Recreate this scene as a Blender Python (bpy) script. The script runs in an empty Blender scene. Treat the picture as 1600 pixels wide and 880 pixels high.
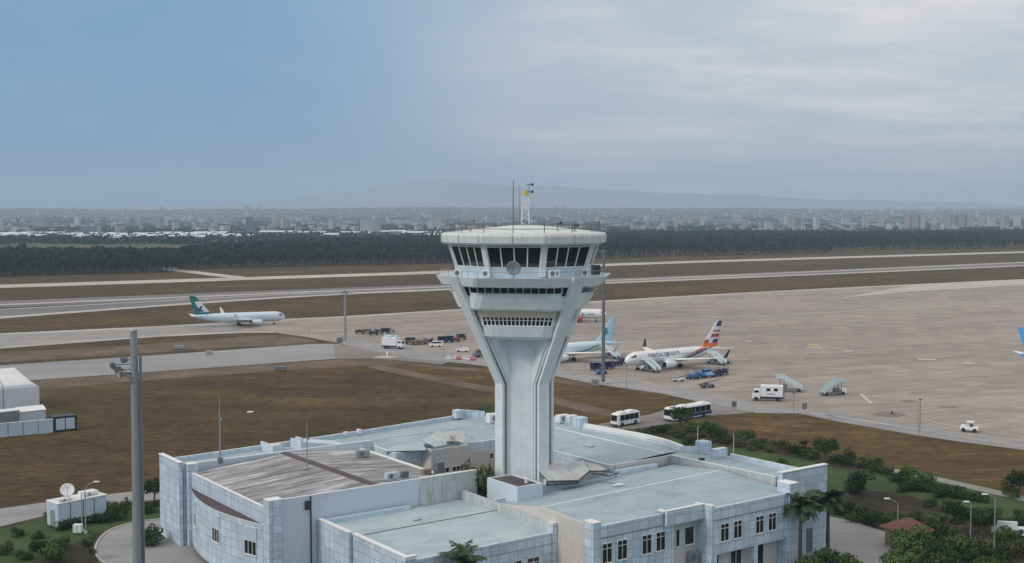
import bpy, math, random
import numpy as np
from mathutils import Vector, Matrix
R = math.radians
random.seed(7); rng = np.random.default_rng(7)
S = bpy.context.scene
COL = S.collection
F, CH, PITCH = 1850.0, 44.8, math.atan(105/1850.0)

# ------------------------------------------------------------------ survey helper
def P(x, y, z=0.0):
    """ground position (metres) of a surveyed image point at height z"""
    cx = (x-800)/F; cy = (440-y)/F
    dy = math.cos(PITCH)+cy*math.sin(PITCH); dz = -math.sin(PITCH)+cy*math.cos(PITCH)
    t = (z-CH)/dz
    return Vector((cx*t, dy*t, z))

# ------------------------------------------------------------------ materials
def mat(name, col, rough=.6, metal=0, var=0.0, scale=1.0, bump=0.0, col2=None, detail=6, stretch=(1,1,1), spec=.5, obvar=0.0, coord='Object'):
    m = bpy.data.materials.new(name); m.use_nodes = True
    nt = m.node_tree; b = nt.nodes['Principled BSDF']
    b.inputs['Roughness'].default_value = rough; b.inputs['Metallic'].default_value = metal
    b.inputs['Specular IOR Level'].default_value = spec
    b.inputs['Base Color'].default_value = (*col, 1)
    if var > 0 or col2 is not None:
        tc = nt.nodes.new('ShaderNodeTexCoord'); mp = nt.nodes.new('ShaderNodeMapping')
        mp.inputs['Scale'].default_value = stretch
        nt.links.new(tc.outputs[coord], mp.inputs[0])
        n = nt.nodes.new('ShaderNodeTexNoise'); n.inputs['Scale'].default_value = scale; n.inputs['Detail'].default_value = detail
        n.inputs['Roughness'].default_value = .62
        nt.links.new(mp.outputs[0], n.inputs['Vector'])
        r = nt.nodes.new('ShaderNodeValToRGB')
        c2 = col2 if col2 is not None else tuple(c*(1+var) for c in col)
        c1 = col if col2 is not None else tuple(c*(1-var) for c in col)
        r.color_ramp.elements[0].position = .33; r.color_ramp.elements[1].position = .67
        r.color_ramp.elements[0].color = (*c1, 1); r.color_ramp.elements[1].color = (*c2, 1)
        nt.links.new(n.outputs[0], r.inputs[0])
        out = r.outputs[0]
        if obvar:
            oi = nt.nodes.new('ShaderNodeObjectInfo'); h = nt.nodes.new('ShaderNodeHueSaturation')
            mr = nt.nodes.new('ShaderNodeMapRange'); mr.inputs[3].default_value = 1-obvar; mr.inputs[4].default_value = 1+obvar
            nt.links.new(oi.outputs['Random'], mr.inputs[0]); nt.links.new(mr.outputs[0], h.inputs['Value'])
            nt.links.new(out, h.inputs['Color']); out = h.outputs[0]
        nt.links.new(out, b.inputs['Base Color'])
        if bump:
            bp = nt.nodes.new('ShaderNodeBump'); bp.inputs['Strength'].default_value = bump; bp.inputs['Distance'].default_value = .05
            nt.links.new(n.outputs[0], bp.inputs['Height']); nt.links.new(bp.outputs[0], b.inputs['Normal'])
    return m

class NT:
    """tiny wrapper for node building"""
    def __init__(s, m): s.nt = m.node_tree; s.b = s.nt.nodes['Principled BSDF']
    def n(s, t, **k):
        x = s.nt.nodes.new(t)
        for a, v in k.items(): setattr(x, a, v)
        return x
    def l(s, a, b): s.nt.links.new(a, b)
    def math(s, op, a, b=None, c=None):
        x = s.n('ShaderNodeMath', operation=op)
        for i, v in enumerate((a, b, c)):
            if v is None: continue
            if isinstance(v, (int, float)): x.inputs[i].default_value = v
            else: s.l(v, x.inputs[i])
        return x.outputs[0]
    def mix(s, f, a, b, blend='MIX'):
        x = s.n('ShaderNodeMix', data_type='RGBA', blend_type=blend)
        for i, v in ((0, f), (6, a), (7, b)):
            if isinstance(v, (int, float)): x.inputs[i].default_value = v
            elif isinstance(v, tuple): x.inputs[i].default_value = (*v, 1)
            else: s.l(v, x.inputs[i])
        return x.outputs[2]
    def noise(s, vec, scale, detail=5, rough=.6, stretch=None):
        if stretch:
            mp = s.n('ShaderNodeMapping'); mp.inputs['Scale'].default_value = stretch; s.l(vec, mp.inputs[0]); vec = mp.outputs[0]
        x = s.n('ShaderNodeTexNoise'); x.inputs['Scale'].default_value = scale; x.inputs['Detail'].default_value = detail; x.inputs['Roughness'].default_value = rough
        s.l(vec, x.inputs['Vector']); return x.outputs[0]
    def ramp(s, fac, *stops):
        x = s.n('ShaderNodeValToRGB'); e = x.color_ramp.elements
        while len(e) < len(stops): e.new(.5)
        for el, (p, c) in zip(e, stops): el.position = p; el.color = (*c, 1) if len(c) == 3 else c
        s.l(fac, x.inputs[0]); return x.outputs[0]

def tile_mat(name, base, line, bw=1.25, bh=1.02, mortar=.032, dirt=.25):
    m = mat(name, base, .42); q = NT(m)
    uv = q.n('ShaderNodeUVMap').outputs[0]
    br = q.n('ShaderNodeTexBrick'); br.offset = 0; br.squash = 1
    br.inputs['Scale'].default_value = 1; br.inputs['Brick Width'].default_value = bw; br.inputs['Row Height'].default_value = bh
    br.inputs['Mortar Size'].default_value = mortar; br.inputs['Mortar Smooth'].default_value = .2; br.inputs['Bias'].default_value = 0
    br.inputs['Color1'].default_value = (*[c*.84 for c in base], 1); br.inputs['Color2'].default_value = (*[min(1, c*1.08) for c in base], 1); br.inputs['Mortar'].default_value = (*line, 1)
    q.l(uv, br.inputs['Vector'])
    st = q.noise(uv, .9, 6, .65, (1.6, .22, 1))
    d = q.ramp(st, (.38, (1-dirt, 1-dirt, 1-dirt*1.1)), (.62, (1, 1, 1)))
    c = q.mix(1.0, br.outputs['Color'], d, 'MULTIPLY')
    q.l(c, q.b.inputs['Base Color'])
    bp = q.n('ShaderNodeBump'); bp.inputs['Strength'].default_value = .35; bp.inputs['Distance'].default_value = .03; bp.invert = True
    q.l(br.outputs['Fac'], bp.inputs['Height']); q.l(bp.outputs[0], q.b.inputs['Normal'])
    return m

def stain_mat(name, base, stain, amt=.5, rough=.7, vs=.25, lo=.42, hi=.68):
    """render or concrete with vertical run-off stains in metric UV"""
    m = mat(name, base, rough); q = NT(m); uv = q.n('ShaderNodeUVMap').outputs[0]
    a = q.noise(uv, 1.1, 6, .65, (2.0, vs, 1)); b = q.noise(uv, .35, 4, .6)
    f = q.math('MULTIPLY', q.ramp(a, (lo, (0, 0, 0)), (hi, (1, 1, 1))), amt)
    c = q.mix(f, base, stain); c = q.mix(q.math('MULTIPLY', q.ramp(b, (.4, (0, 0, 0)), (.65, (1, 1, 1))), amt*.5), c, stain)
    q.l(c, q.b.inputs['Base Color']); return m

M = {}
M['tile'] = tile_mat('ceramic facade tile', (.62, .74, .84), (.20, .28, .36), 1.25, 1.02, .026, .13)
M['stucco'] = stain_mat('painted render', (.58, .67, .74), (.47, .53, .58), .3)
M['stucco_old'] = stain_mat('weathered render', (.55, .60, .60), (.28, .29, .27), .7)
M['beige'] = stain_mat('beige render', (.62, .59, .56), (.46, .44, .41), .4)
def tower_paint():
    m = mat('tower concrete paint', (.72, .78, .79), .6); q = NT(m); uv = q.n('ShaderNodeUVMap').outputs[0]
    a = q.noise(uv, 1.3, 7, .66, (2.2, .10, 1)); b = q.noise(uv, .4, 5, .6)
    c = q.mix(q.math('MULTIPLY', q.ramp(a, (.50, (0, 0, 0)), (.72, (1, 1, 1))), .26), (.74, .79, .79), (.52, .55, .54))
    c = q.mix(1.0, c, q.ramp(b, (.35, (.90, .91, .92)), (.6, (1.02, 1.02, 1.02))), 'MULTIPLY')
    br = q.n('ShaderNodeTexBrick'); br.offset = 0; br.inputs['Scale'].default_value = 1; br.inputs['Brick Width'].default_value = 3.2; br.inputs['Row Height'].default_value = 2.4; br.inputs['Mortar Size'].default_value = .022
    br.inputs['Color1'].default_value = (.97, .97, .97, 1); br.inputs['Color2'].default_value = (1.02, 1.02, 1.02, 1); br.inputs['Mortar'].default_value = (.80, .81, .82, 1); q.l(uv, br.inputs['Vector'])
    c = q.mix(1.0, c, br.outputs['Color'], 'MULTIPLY'); q.l(c, q.b.inputs['Base Color']); return m
M['conc'] = tower_paint()
M['conc_dark'] = stain_mat('tower groove paint', (.13, .14, .145), (.08, .08, .08), .5)
M['cream'] = stain_mat('cream soffit paint', (.68, .58, .43), (.5, .42, .31), .4)
M['roof'] = mat('roof membrane', (.27, .40, .455), .7, 0, 0, .22, .1, (.34, .465, .51))
M['roof_lt'] = mat('roof membrane pale', (.37, .49, .525), .7, 0, 0, .3, .1, (.43, .54, .565))
M['coping'] = mat('white coping', (.78, .80, .80), .5, 0, .06, 2)
M['glass'] = mat('dark window glass', (.012, .016, .02), .06, 0, spec=.7)
M['frame'] = mat('white window frame', (.72, .74, .74), .45)
M['dark'] = mat('dark metal', (.03, .034, .04), .5)
M['grey'] = mat('galvanised steel', (.32, .35, .36), .45, .3, .12, 3)
M['greyd'] = mat('grey painted steel', (.16, .18, .19), .5, .2, .15, 3)
M['white'] = mat('white paint', (.76, .78, .78), .35, 0, .05, 1.5)
M['bluew'] = mat('pale blue paint', (.50, .63, .72), .4, 0, .08, 1.5)
M['icewhite'] = mat('ice blue white paint', (.60, .73, .79), .35, 0, .04, 1)
M['stair'] = mat('stairs paint', (.56, .67, .69), .45, 0, .08, 1.5)
M['rubber'] = mat('tyre rubber', (.02, .02, .02), .8)
M['red'] = mat('red paint', (.45, .05, .04), .4)
M['orange'] = mat('orange paint', (.75, .20, .04), .4)
M['yellow'] = mat('yellow paint', (.6, .46, .06), .5)
M['navy'] = mat('navy paint', (.03, .03, .14), .35)
M['blue'] = mat('blue paint', (.05, .16, .40), .4)
M['teal'] = mat('teal paint', (.02, .32, .33), .35)
M['green'] = mat('green paint', (.012, .16, .165), .35)
M['sky'] = mat('bright blue paint', (.10, .42, .78), .35)
M['ltblue'] = mat('light blue paint', (.50, .72, .82), .35)
M['dusty'] = mat('faded red casing', (.30, .17, .16), .6)
M['sheet'] = stain_mat('bent sheet metal', (.52, .56, .57), (.28, .28, .27), .7, .35)
M['bark'] = mat('bark', (.10, .075, .055), .9, 0, .3, 4)
M['clay'] = mat('clay tile roof', (.13, .06, .048), .8, 0, .25, 5)
M['timber'] = mat('wooden pallet', (.20, .15, .10), .8, 0, .2, 4)
M['leaf_d'] = mat('dark foliage', (.018, .046, .017), .7, 0, 0, .9, 0, (.050, .092, .030), obvar=.25, spec=.15)
M['leaf_m'] = mat('mid foliage', (.040, .080, .020), .7, 0, 0, .9, 0, (.110, .160, .044), obvar=.25, spec=.15)
M['leaf_y'] = mat('olive foliage', (.050, .066, .026), .7, 0, 0, .9, 0, (.115, .13, .055), obvar=.25, spec=.15)
M['palm'] = mat('palm frond', (.026, .050, .026), .6, 0, 0, 1.2, 0, (.065, .095, .048), obvar=.15, spec=.15)
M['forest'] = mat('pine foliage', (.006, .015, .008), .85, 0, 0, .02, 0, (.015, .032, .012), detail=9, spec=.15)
M['farwall'] = [mat('far render '+n, c, .8) for n, c in (('white', (.46, .47, .47)), ('cream', (.40, .38, .34)), ('grey', (.28, .29, .30)), ('pink', (.34, .29, .26)), ('roof', (.24, .18, .16)))]

def membrane(name, c0, c1):
    m = mat(name, c0, .65); q = NT(m); co = q.n('ShaderNodeTexCoord').outputs['Object']
    a = q.noise(co, .16, 6, .62); st = q.noise(co, .42, 8, .7, (.5, 1.2, 1)); pud = q.noise(co, .28, 3, .45, (.7, 1, 1))
    c = q.ramp(a, (.34, c0), (.66, c1))
    c = q.mix(1.0, c, q.ramp(st, (.30, (.80, .82, .83)), (.52, (1, 1, 1)), (.72, (1.08, 1.07, 1.06))), 'MULTIPLY')
    c = q.mix(q.ramp(pud, (.60, (0, 0, 0)), (.66, (.35, .35, .35)), (.72, (.12, .12, .12))), c, tuple(x*.68 for x in c0))
    br = q.n('ShaderNodeTexBrick'); br.offset = .5; br.inputs['Scale'].default_value = 1; br.inputs['Brick Width'].default_value = 9; br.inputs['Row Height'].default_value = 1.6; br.inputs['Mortar Size'].default_value = .03
    br.inputs['Color1'].default_value = (.965, .97, .97, 1); br.inputs['Color2'].default_value = (1.03, 1.03, 1.03, 1); br.inputs['Mortar'].default_value = (.84, .85, .86, 1); q.l(co, br.inputs['Vector'])
    c = q.mix(1.0, c, br.outputs['Color'], 'MULTIPLY'); q.l(c, q.b.inputs['Base Color']); return m
M['roof'] = membrane('roof membrane', (.30, .415, .46), (.38, .485, .52)); M['roof_lt'] = membrane('roof membrane pale', (.37, .49, .525), (.45, .555, .58))
def old_roof():
    m = mat('weathered sheet roof', (.4, .4, .4), .75); q = NT(m)
    co = q.n('ShaderNodeTexCoord').outputs['Object']
    st = q.noise(co, .9, 9, .78, (.09, 1.1, 1)); bl = q.noise(co, .10, 5, .6); fine = q.noise(co, 3.0, 4, .7, (.12, 1, 1))
    c = q.ramp(st, (.41, (.05, .053, .058)), (.47, (.22, .23, .24)), (.53, (.42, .44, .455)), (.61, (.68, .70, .72)))
    c = q.mix(q.ramp(bl, (.44, (0, 0, 0)), (.60, (.85, .85, .85))), c, q.mix(.25, (.15, .15, .155), c))
    c = q.mix(.18, c, q.ramp(fine, (.3, (.08, .08, .08)), (.7, (.6, .6, .6))))
    q.l(c, q.b.inputs['Base Color']); return m
M['oldroof'] = old_roof()
M['purple'] = mat('brown ridge sheet', (.075, .05, .058), .6, 0, .25, 1.0)

def ground_mat():
    m = mat('dry grass', (.1, .08, .05), .95, spec=.1); q = NT(m)
    co = q.n('ShaderNodeTexCoord').outputs['Object']
    big = q.noise(co, .010, 5, .6); mid = q.noise(co, .055, 9, .74, (.8, 1.7, 1)); fine = q.noise(co, .45, 8, .8, (.7, 1.5, 1))
    c = q.ramp(mid, (.30, (.050, .033, .020)), (.46, (.076, .051, .030)), (.60, (.098, .070, .034)), (.76, (.17, .125, .062)))
    c = q.mix(q.ramp(big, (.40, (0, 0, 0)), (.62, (.8, .8, .8))), c, q.ramp(mid, (.3, (.056, .047, .019)), (.7, (.108, .086, .033))))
    d = q.ramp(fine, (.34, (.42, .42, .43)), (.5, (.95, .95, .95)), (.66, (1.65, 1.6, 1.5)))
    pat = q.noise(co, .022, 7, .7, (.6, 1.5, 1))
    c = q.mix(q.ramp(pat, (.52, (0, 0, 0)), (.64, (.6, .6, .6))), c, (.155, .112, .046))
    c = q.mix(q.ramp(pat, (.30, (.5, .5, .5)), (.42, (0, 0, 0))), c, (.045, .042, .022))
    c = q.mix(1.0, c, d, 'MULTIPLY')
    q.l(c, q.b.inputs['Base Color'])
    bp = q.n('ShaderNodeBump'); bp.inputs['Strength'].default_value = .6; bp.inputs['Distance'].default_value = .3
    q.l(fine, bp.inputs['Height']); q.l(bp.outputs[0], q.b.inputs['Normal']); return m
M['ground'] = ground_mat()
def verge_mat():
    m = mat('golden dry grass', (.1, .08, .05), .95, spec=.1); q = NT(m); co = q.n('ShaderNodeTexCoord').outputs['Object']
    mid = q.noise(co, .09, 8, .72, (.7, 1.6, 1)); fine = q.noise(co, .5, 8, .8, (.7, 1.5, 1)); big = q.noise(co, .03, 4, .6)
    c = q.ramp(mid, (.32, (.066, .043, .022)), (.5, (.112, .074, .033)), (.68, (.19, .13, .056)))
    c = q.mix(q.ramp(big, (.42, (0, 0, 0)), (.6, (.7, .7, .7))), c, q.ramp(mid, (.3, (.06, .045, .018)), (.7, (.13, .09, .035))))
    c = q.mix(1.0, c, q.ramp(fine, (.34, (.5, .5, .5)), (.5, (.95, .95, .95)), (.66, (1.5, 1.45, 1.4))), 'MULTIPLY')
    q.l(c, q.b.inputs['Base Color']); bp = q.n('ShaderNodeBump'); bp.inputs['Strength'].default_value = .6; bp.inputs['Distance'].default_value = .3; q.l(fine, bp.inputs['Height']); q.l(bp.outputs[0], q.b.inputs['Normal']); return m
M['verge'] = verge_mat()

def paving(name, c0, c1, slab=0.0, streak=.5, rot=36.0, patch=None):
    m = mat(name, c0, .85, spec=.25); q = NT(m)
    co = q.n('ShaderNodeTexCoord').outputs['Object']
    mp = q.n('ShaderNodeMapping'); mp.inputs['Rotation'].default_value = (0, 0, -R(rot)); q.l(co, mp.inputs[0]); v = mp.outputs[0]
    big = q.noise(v, .012, 6, .62, (.55, 1.3, 1)); fine = q.noise(v, .25, 7, .72, (.35, 1.2, 1)); sp = q.noise(v, .045, 5, .7, (.25, 1.6, 1))
    c = q.ramp(big, (.34, c0), (.66, c1))
    c = q.mix(streak, c, q.mix(1.0, c, q.ramp(fine, (.32, (.72, .72, .73)), (.68, (1.22, 1.21, 1.19))), 'MULTIPLY'))
    c = q.mix(1.0, c, q.ramp(sp, (.30, (.80, .80, .81)), (.5, (1, 1, 1)), (.72, (1.10, 1.09, 1.07))), 'MULTIPLY')
    if patch:
        st = q.noise(v, .10, 3, .5); c = q.mix(q.ramp(st, (.66, (0, 0, 0)), (.75, (.55, .55, .55))), c, patch)
    if slab:
        br = q.n('ShaderNodeTexBrick'); br.offset = 0; br.inputs['Scale'].default_value = 1
        br.inputs['Brick Width'].default_value = slab; br.inputs['Row Height'].default_value = slab; br.inputs['Mortar Size'].default_value = .06
        br.inputs['Color1'].default_value = (.88, .88, .885, 1); br.inputs['Color2'].default_value = (1.08, 1.08, 1.07, 1); br.inputs['Mortar'].default_value = (.66, .66, .66, 1)
        q.l(v, br.inputs['Vector']); c = q.mix(1.0, c, br.outputs['Color'], 'MULTIPLY')
    q.l(c, q.b.inputs['Base Color']); return m
M['apron'] = paving('apron concrete', (.285, .253, .227), (.355, .318, .285), 7.5, .8, 20, (.17, .155, .145))
M['taxi'] = paving('taxiway asphalt', (.25, .25, .25), (.32, .315, .31), 0, .5, 10)
M['asph'] = paving('grey asphalt', (.27, .275, .28), (.33, .33, .33), 0, .4, 10)
M['asph_old'] = paving('patched asphalt', (.20, .185, .18), (.27, .25, .24), 0, .7, 10)
M['rwy'] = paving('runway asphalt', (.15, .145, .15), (.20, .195, .20), 0, .5, 0)
M['pale'] = paving('pale concrete', (.42, .40, .37), (.50, .48, .44), 0, .6, 0)
M['line'] = mat('worn white marking', (.52, .51, .48), .8, 0, 0, .3, 0, (.42, .41, .39))
M['yline'] = mat('worn yellow marking', (.50, .40, .14), .8, 0, .2, .3)
M['dirt'] = mat('bare earth', (.15, .115, .085), .95, 0, .3, .08, spec=.1)
M['lawn'] = mat('lawn grass', (.034, .080, .028), .95, 0, 0, .16, .4, (.084, .108, .044), 9, spec=.1)
M['mulch'] = mat('garden soil', (.050, .044, .033), .95, 0, .35, .3, .4, spec=.1)
M['plain'] = mat('far plain', (.05, .06, .042), .95, 0, 0, .004, 0, (.12, .11, .085), 8, spec=.1)
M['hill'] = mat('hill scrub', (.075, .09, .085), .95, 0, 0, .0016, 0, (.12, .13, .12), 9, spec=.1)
M['rock_hazed'] = mat('haze-tinted limestone', (.28, .32, .35), .95, 0, 0, .0006, 0, (.34, .38, .41), 9, spec=.1)  # limestone lightened and blued towards the haze, painting in some distance fade
M['wetroof'] = mat('planter soil', (.09, .075, .07), .9, 0, .4, .9)

# ------------------------------------------------------------------ mesh builder
class MB:
    def __init__(s): s.v = []; s.f = []; s.m = []; s.sm = []
    def face(s, pts, m=0, smooth=False):
        i = len(s.v); s.v += [tuple(p) for p in pts]; s.f.append(tuple(range(i, i+len(pts)))); s.m.append(m); s.sm.append(smooth); return s
    def box(s, x0, x1, y0, y1, z0, z1, m=0, T=None):
        c = [(x0,y0,z0),(x1,y0,z0),(x1,y1,z0),(x0,y1,z0),(x0,y0,z1),(x1,y0,z1),(x1,y1,z1),(x0,y1,z1)]
        if T is not None: c = [tuple(T @ Vector(p)) for p in c]
        for q in ((0,3,2,1),(4,5,6,7),(0,1,5,4),(1,2,6,5),(2,3,7,6),(3,0,4,7)): s.face([c[i] for i in q], m)
        return s
    def bevbox(s, x0, x1, y0, y1, z0, z1, b=.05, m=0, T=None):
        rings = []
        for z, d in ((z0, b), (z0+b, 0), (z1-b, 0), (z1, b)):
            xa, xb, ya, yb = x0+d, x1-d, y0+d, y1-d; k = b
            rings.append([(xa+k,ya,z),(xb-k,ya,z),(xb,ya+k,z),(xb,yb-k,z),(xb-k,yb,z),(xa+k,yb,z),(xa,yb-k,z),(xa,ya+k,z)])
        return s.loft(rings, m, T=T)
    def loft(s, rings, m=0, cap=True, smooth=False, T=None, close=True):
        if T is not None: rings = [[tuple(T @ Vector(p)) for p in r] for r in rings]
        i0 = len(s.v); n = len(rings[0])
        for r in rings: s.v += [tuple(p) for p in r]
        for k in range(len(rings)-1):
            for j in range(n if close else n-1):
                a = i0+k*n+j; b = i0+k*n+(j+1) % n
                s.f.append((a, b, b+n, a+n)); s.m.append(m(k, j) if callable(m) else m); s.sm.append(smooth)
        if cap:
            mm = 0 if callable(m) else m
            s.face([s.v[i0+j] for j in reversed(range(n))], mm)
            s.face([s.v[i0+(len(rings)-1)*n+j] for j in range(n)], mm)
        return s
    def tube(s, p0, p1, r0, r1=None, n=8, m=0, smooth=True):
        r1 = r0 if r1 is None else r1
        p0 = Vector(p0); p1 = Vector(p1); d = (p1-p0).normalized()
        a = d.orthogonal().normalized(); b = d.cross(a)
        rg = lambda p, r: [p+(a*math.cos(2*math.pi*k/n)+b*math.sin(2*math.pi*k/n))*r for k in range(n)]
        return s.loft([rg(p0, r0), rg(p1, r1)], m, True, smooth)
    def path(s, pts, r, n=6, m=0):
        for a, b in zip(pts[:-1], pts[1:]): s.tube(a, b, r, r, n, m)
        return s
    def wheel(s, c, r, w, m=0, axis='y', n=14):
        x, y, z = c; d = Vector((0, 1, 0)) if axis == 'y' else Vector((1, 0, 0)); c = Vector(c)
        return s.tube(c-d*w/2, c+d*w/2, r, r, n, m, False)
    def build(s, name, mats, parent=None, uv=True):
        me = bpy.data.meshes.new(name); me.from_pydata(s.v, [], s.f)
        mats = mats if isinstance(mats, (list, tuple)) else [mats]
        for m in mats: me.materials.append(M[m] if isinstance(m, str) else m)
        me.polygons.foreach_set('material_index', s.m); me.polygons.foreach_set('use_smooth', s.sm)
        if uv:
            L = me.uv_layers.new(name='UVMap'); dat = L.data
            for p in me.polygons:
                n = p.normal
                if abs(n.z) > .8: t = Vector((1, 0, 0)); b = Vector((0, 1, 0))
                else:
                    t = Vector((-n.y, n.x, 0)).normalized(); b = Vector((0, 0, 1))
                    # snap to the axis-dominant horizontal so that seams run on
                for li in p.loop_indices:
                    co = me.vertices[me.loops[li].vertex_index].co; dat[li].uv = (co.dot(t), co.dot(b))
        o = bpy.data.objects.new(name, me); COL.objects.link(o)
        if parent is not None: o.parent = parent
        return o

def tag(o, label, cat, group=None):
    o['label'] = label; o['category'] = cat
    if group: o['group'] = group
    return o
def thing(name, label, cat, loc=(0, 0, 0), rz=0.0, group=None, sc=1.0):
    o = bpy.data.objects.new(name, None); COL.objects.link(o); o.empty_display_size = .5
    o.location = loc; o.rotation_euler = (0, 0, rz); o.scale = (sc, sc, sc)
    return tag(o, label, cat, group)
def structure(o): o['kind'] = 'structure'; return o
KIDS = {}
def dup(root, label, loc, rz=0.0, sc=None, group=None):
    r = root.copy(); COL.objects.link(r); r.location = loc; r.rotation_euler = (0, 0, rz)
    if sc is not None: r.scale = sc if isinstance(sc, tuple) else (sc, sc, sc)
    if label: r['label'] = label
    if group: r['group'] = group
    for ch in [c for c in COL.objects if c.parent == root]:
        c = ch.copy(); COL.objects.link(c); c.parent = r
        for g in [d for d in COL.objects if d.parent == ch]:
            d = g.copy(); COL.objects.link(d); d.parent = c
    return r

# ------------------------------------------------------------------ ground and pavements
def smooth(pts, k=6):
    out = []; n = len(pts)
    for i in range(n-1):
        p0 = pts[max(i-1, 0)]; p1 = pts[i]; p2 = pts[i+1]; p3 = pts[min(i+2, n-1)]
        for j in range(k):
            t = j/k
            out.append(tuple(.5*((2*b)+(c-a)*t+(2*a-5*b+4*c-d)*t*t+(3*b-a-3*c+d)*t**3) for a, b, c, d in zip(p0, p1, p2, p3)))
    out.append(pts[-1]); return out
def sheet(name, pts, z, m, px=True):
    """a flat sheet; its outline comes from surveyed points"""
    w = [P(x, y) if px else Vector((x, y, 0)) for x, y in pts]
    area = sum(a.x*b.y-b.x*a.y for a, b in zip(w, w[1:]+w[:1]))
    if area < 0: w.reverse()
    b = MB(); b.face([(p.x, p.y, z) for p in w]); return structure(b.build(name, m, uv=False))
def strip(name, pts, z, m, w, k=6):
    """constant-width band along surveyed centre points"""
    c = [P(x, y) for x, y in smooth(pts, k)]
    b = MB(); L = []; Rr = []
    for i, p in enumerate(c):
        d = (c[min(i+1, len(c)-1)]-c[max(i-1, 0)]); d.z = 0; d.normalize(); nrm = Vector((-d.y, d.x, 0))
        L.append(p+nrm*w/2); Rr.append(p-nrm*w/2)
    for i in range(len(c)-1):
        b.face([(q.x, q.y, z) for q in (Rr[i], Rr[i+1], L[i+1], L[i])])
    return structure(b.build(name, m, uv=False))

b = MB(); b.face([(-16500, -400, 0), (16500, -400, 0), (16500, 16500, 0), (-16500, 16500, 0)]); structure(b.build('ground', 'ground', uv=False))
b = MB(); b.face([(-11000, 1250, .05), (-900, 1250, .05), (-330, 1150, .05), (0, 1200, .05), (500, 1700, .05), (1400, 2150, .05), (11000, 2300, .05), (11000, 9000, .05), (-11000, 9000, .05)])
structure(b.build('far_plain', 'plain', uv=False))

# main apron
apron_edge_top = [(372, 503.5), (440, 499.5), (540, 494.5), (720, 483.5), (948, 470), (1210, 455), (1600, 436.5), (1800, 427)]
apron_edge_bot = [(1800, 737), (1600, 703), (1500, 690), (1427, 679), (1312, 659), (1249, 646), (1180, 645), (1091, 627), (1030, 614), (930, 600), (870, 588), (760, 572), (720, 567), (640, 560), (600, 553), (528, 536), (480, 527), (430, 520), (372, 520.5)]
sheet('apron', apron_edge_top+apron_edge_bot, .02, 'apron')
sheet('taxiway', [(-200, 534), (-60, 526.5), (0, 523), (240, 511.5), (371.7, 503.4), (371.7, 520.7), (240, 527), (0, 545), (-200, 561)], .024, 'taxi')
strip('taxiway_shoulder', [(-200, 533), (0, 522.5), (240, 511.5), (440, 500), (540, 495.3), (720, 484.2), (948, 470.7), (1210, 455.7), (1600, 437), (1800, 428)], .045, 'pale', 7)
strip('taxiway_shoulder', [(-200, 559), (0, 543.5), (240, 526), (372, 519.7), (430, 519.4)], .048, 'pale', 4)
sheet('service_road', [(-200, 586), (0, 571), (240, 555.5), (490, 537.5), (528, 537.5), (600, 553), (640, 560.5), (600, 560), (560, 558), (528, 560.5), (240, 581), (0, 598), (-200, 613)], .03, 'asph')
sheet('service_road_patch', [(520, 538.5), (545, 540), (640, 560), (700, 566), (690, 570), (620, 563), (575, 560), (524, 561)], .036, 'asph_old')
# brown pavement at the lower apron and lighter asphalt beside the verge
sheet('apron_margin', [(1800, 724), (1600, 693), (1430, 664), (1300, 645), (1180, 630), (1060, 607), (930, 588), (870, 578), (760, 560), (640, 545), (560, 532), (528, 536.5), (600, 553.5), (640, 560.5), (720, 567.5), (760, 572.5), (870, 588.5), (930, 600.5), (1030, 614.5), (1091, 627.5), (1180, 645.5), (1249, 646.5), (1312, 659.5), (1427, 679.5), (1500, 690.5), (1600, 703.5), (1800, 737.5)], .03, 'asph')
sheet('bus_road', [(1091, 626), (1180, 644.5), (1119, 649.5), (1080, 656.5), (1010, 668), (935, 678), (905, 674), (935, 663), (999, 652)], .034, 'asph_old')
# runways beyond
strip('runway', [(-260, 486), (0, 475.5), (560, 453), (1000, 437.5), (1600, 411.5), (1900, 398.5)], .02, 'rwy', 46)
strip('runway_edge', [(-260, 487), (0, 476.5), (560, 453.2), (1000, 436.6), (1600, 410.2), (1900, 397)], .04, 'pale', 9)
strip('runway_edge', [(560, 458), (1000, 440.2), (1600, 415.2), (1900, 402)], .042, 'pale', 12)
sheet('taxiway_curve', smooth([(-200, 495), (0, 483), (240, 470), (420, 460.5), (560, 455)])+smooth([(560, 459.5), (420, 467), (240, 479.5), (0, 497.5), (-200, 514)]), .03, 'rwy')
strip('taxiway_edge', [(-200, 513), (0, 496.5), (240, 478.6), (420, 466.3), (560, 458.5), (640, 455)], .046, 'pale', 9)
strip('taxiway_edge', [(-200, 496), (0, 484), (240, 471), (420, 461.5), (560, 456)], .047, 'line', 3)
strip('far_taxiway', [(-260, 455.5), (0, 447.5), (700, 425), (1000, 412), (1600, 394), (1900, 385)], .03, 'pale', 36)
strip('forest_road', [(372, 433.5), (340, 430), (300, 425), (268, 421.5), (262, 418)], .034, 'pale', 14)
sheet('taxi_connector', [(1310, 466), (1430, 445.5), (1600, 437), (1800, 428), (1800, 434), (1600, 445), (1420, 456)], .052, 'pale')
# earth and marks in the grass
sheet('bare_earth', smooth([(0, 551), (150, 543), (300, 533), (380, 526), (440, 524), (490, 532), (480, 536.5), (380, 542), (240, 551), (0, 566)]), .012, 'dirt')
sheet('bare_earth', smooth([(0, 599), (240, 582), (528, 562), (600, 562), (650, 570), (560, 572), (400, 582), (240, 594), (0, 612)]), .012, 'dirt')
strip('dirt_track', [(585, 572), (640, 584), (700, 596), (770, 610), (830, 620), (880, 629), (940, 644), (1000, 652)], .014, 'dirt', 6)
strip('dirt_track', [(610, 566), (700, 575), (770, 580), (870, 594), (930, 606)], .016, 'dirt', 5)
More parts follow.
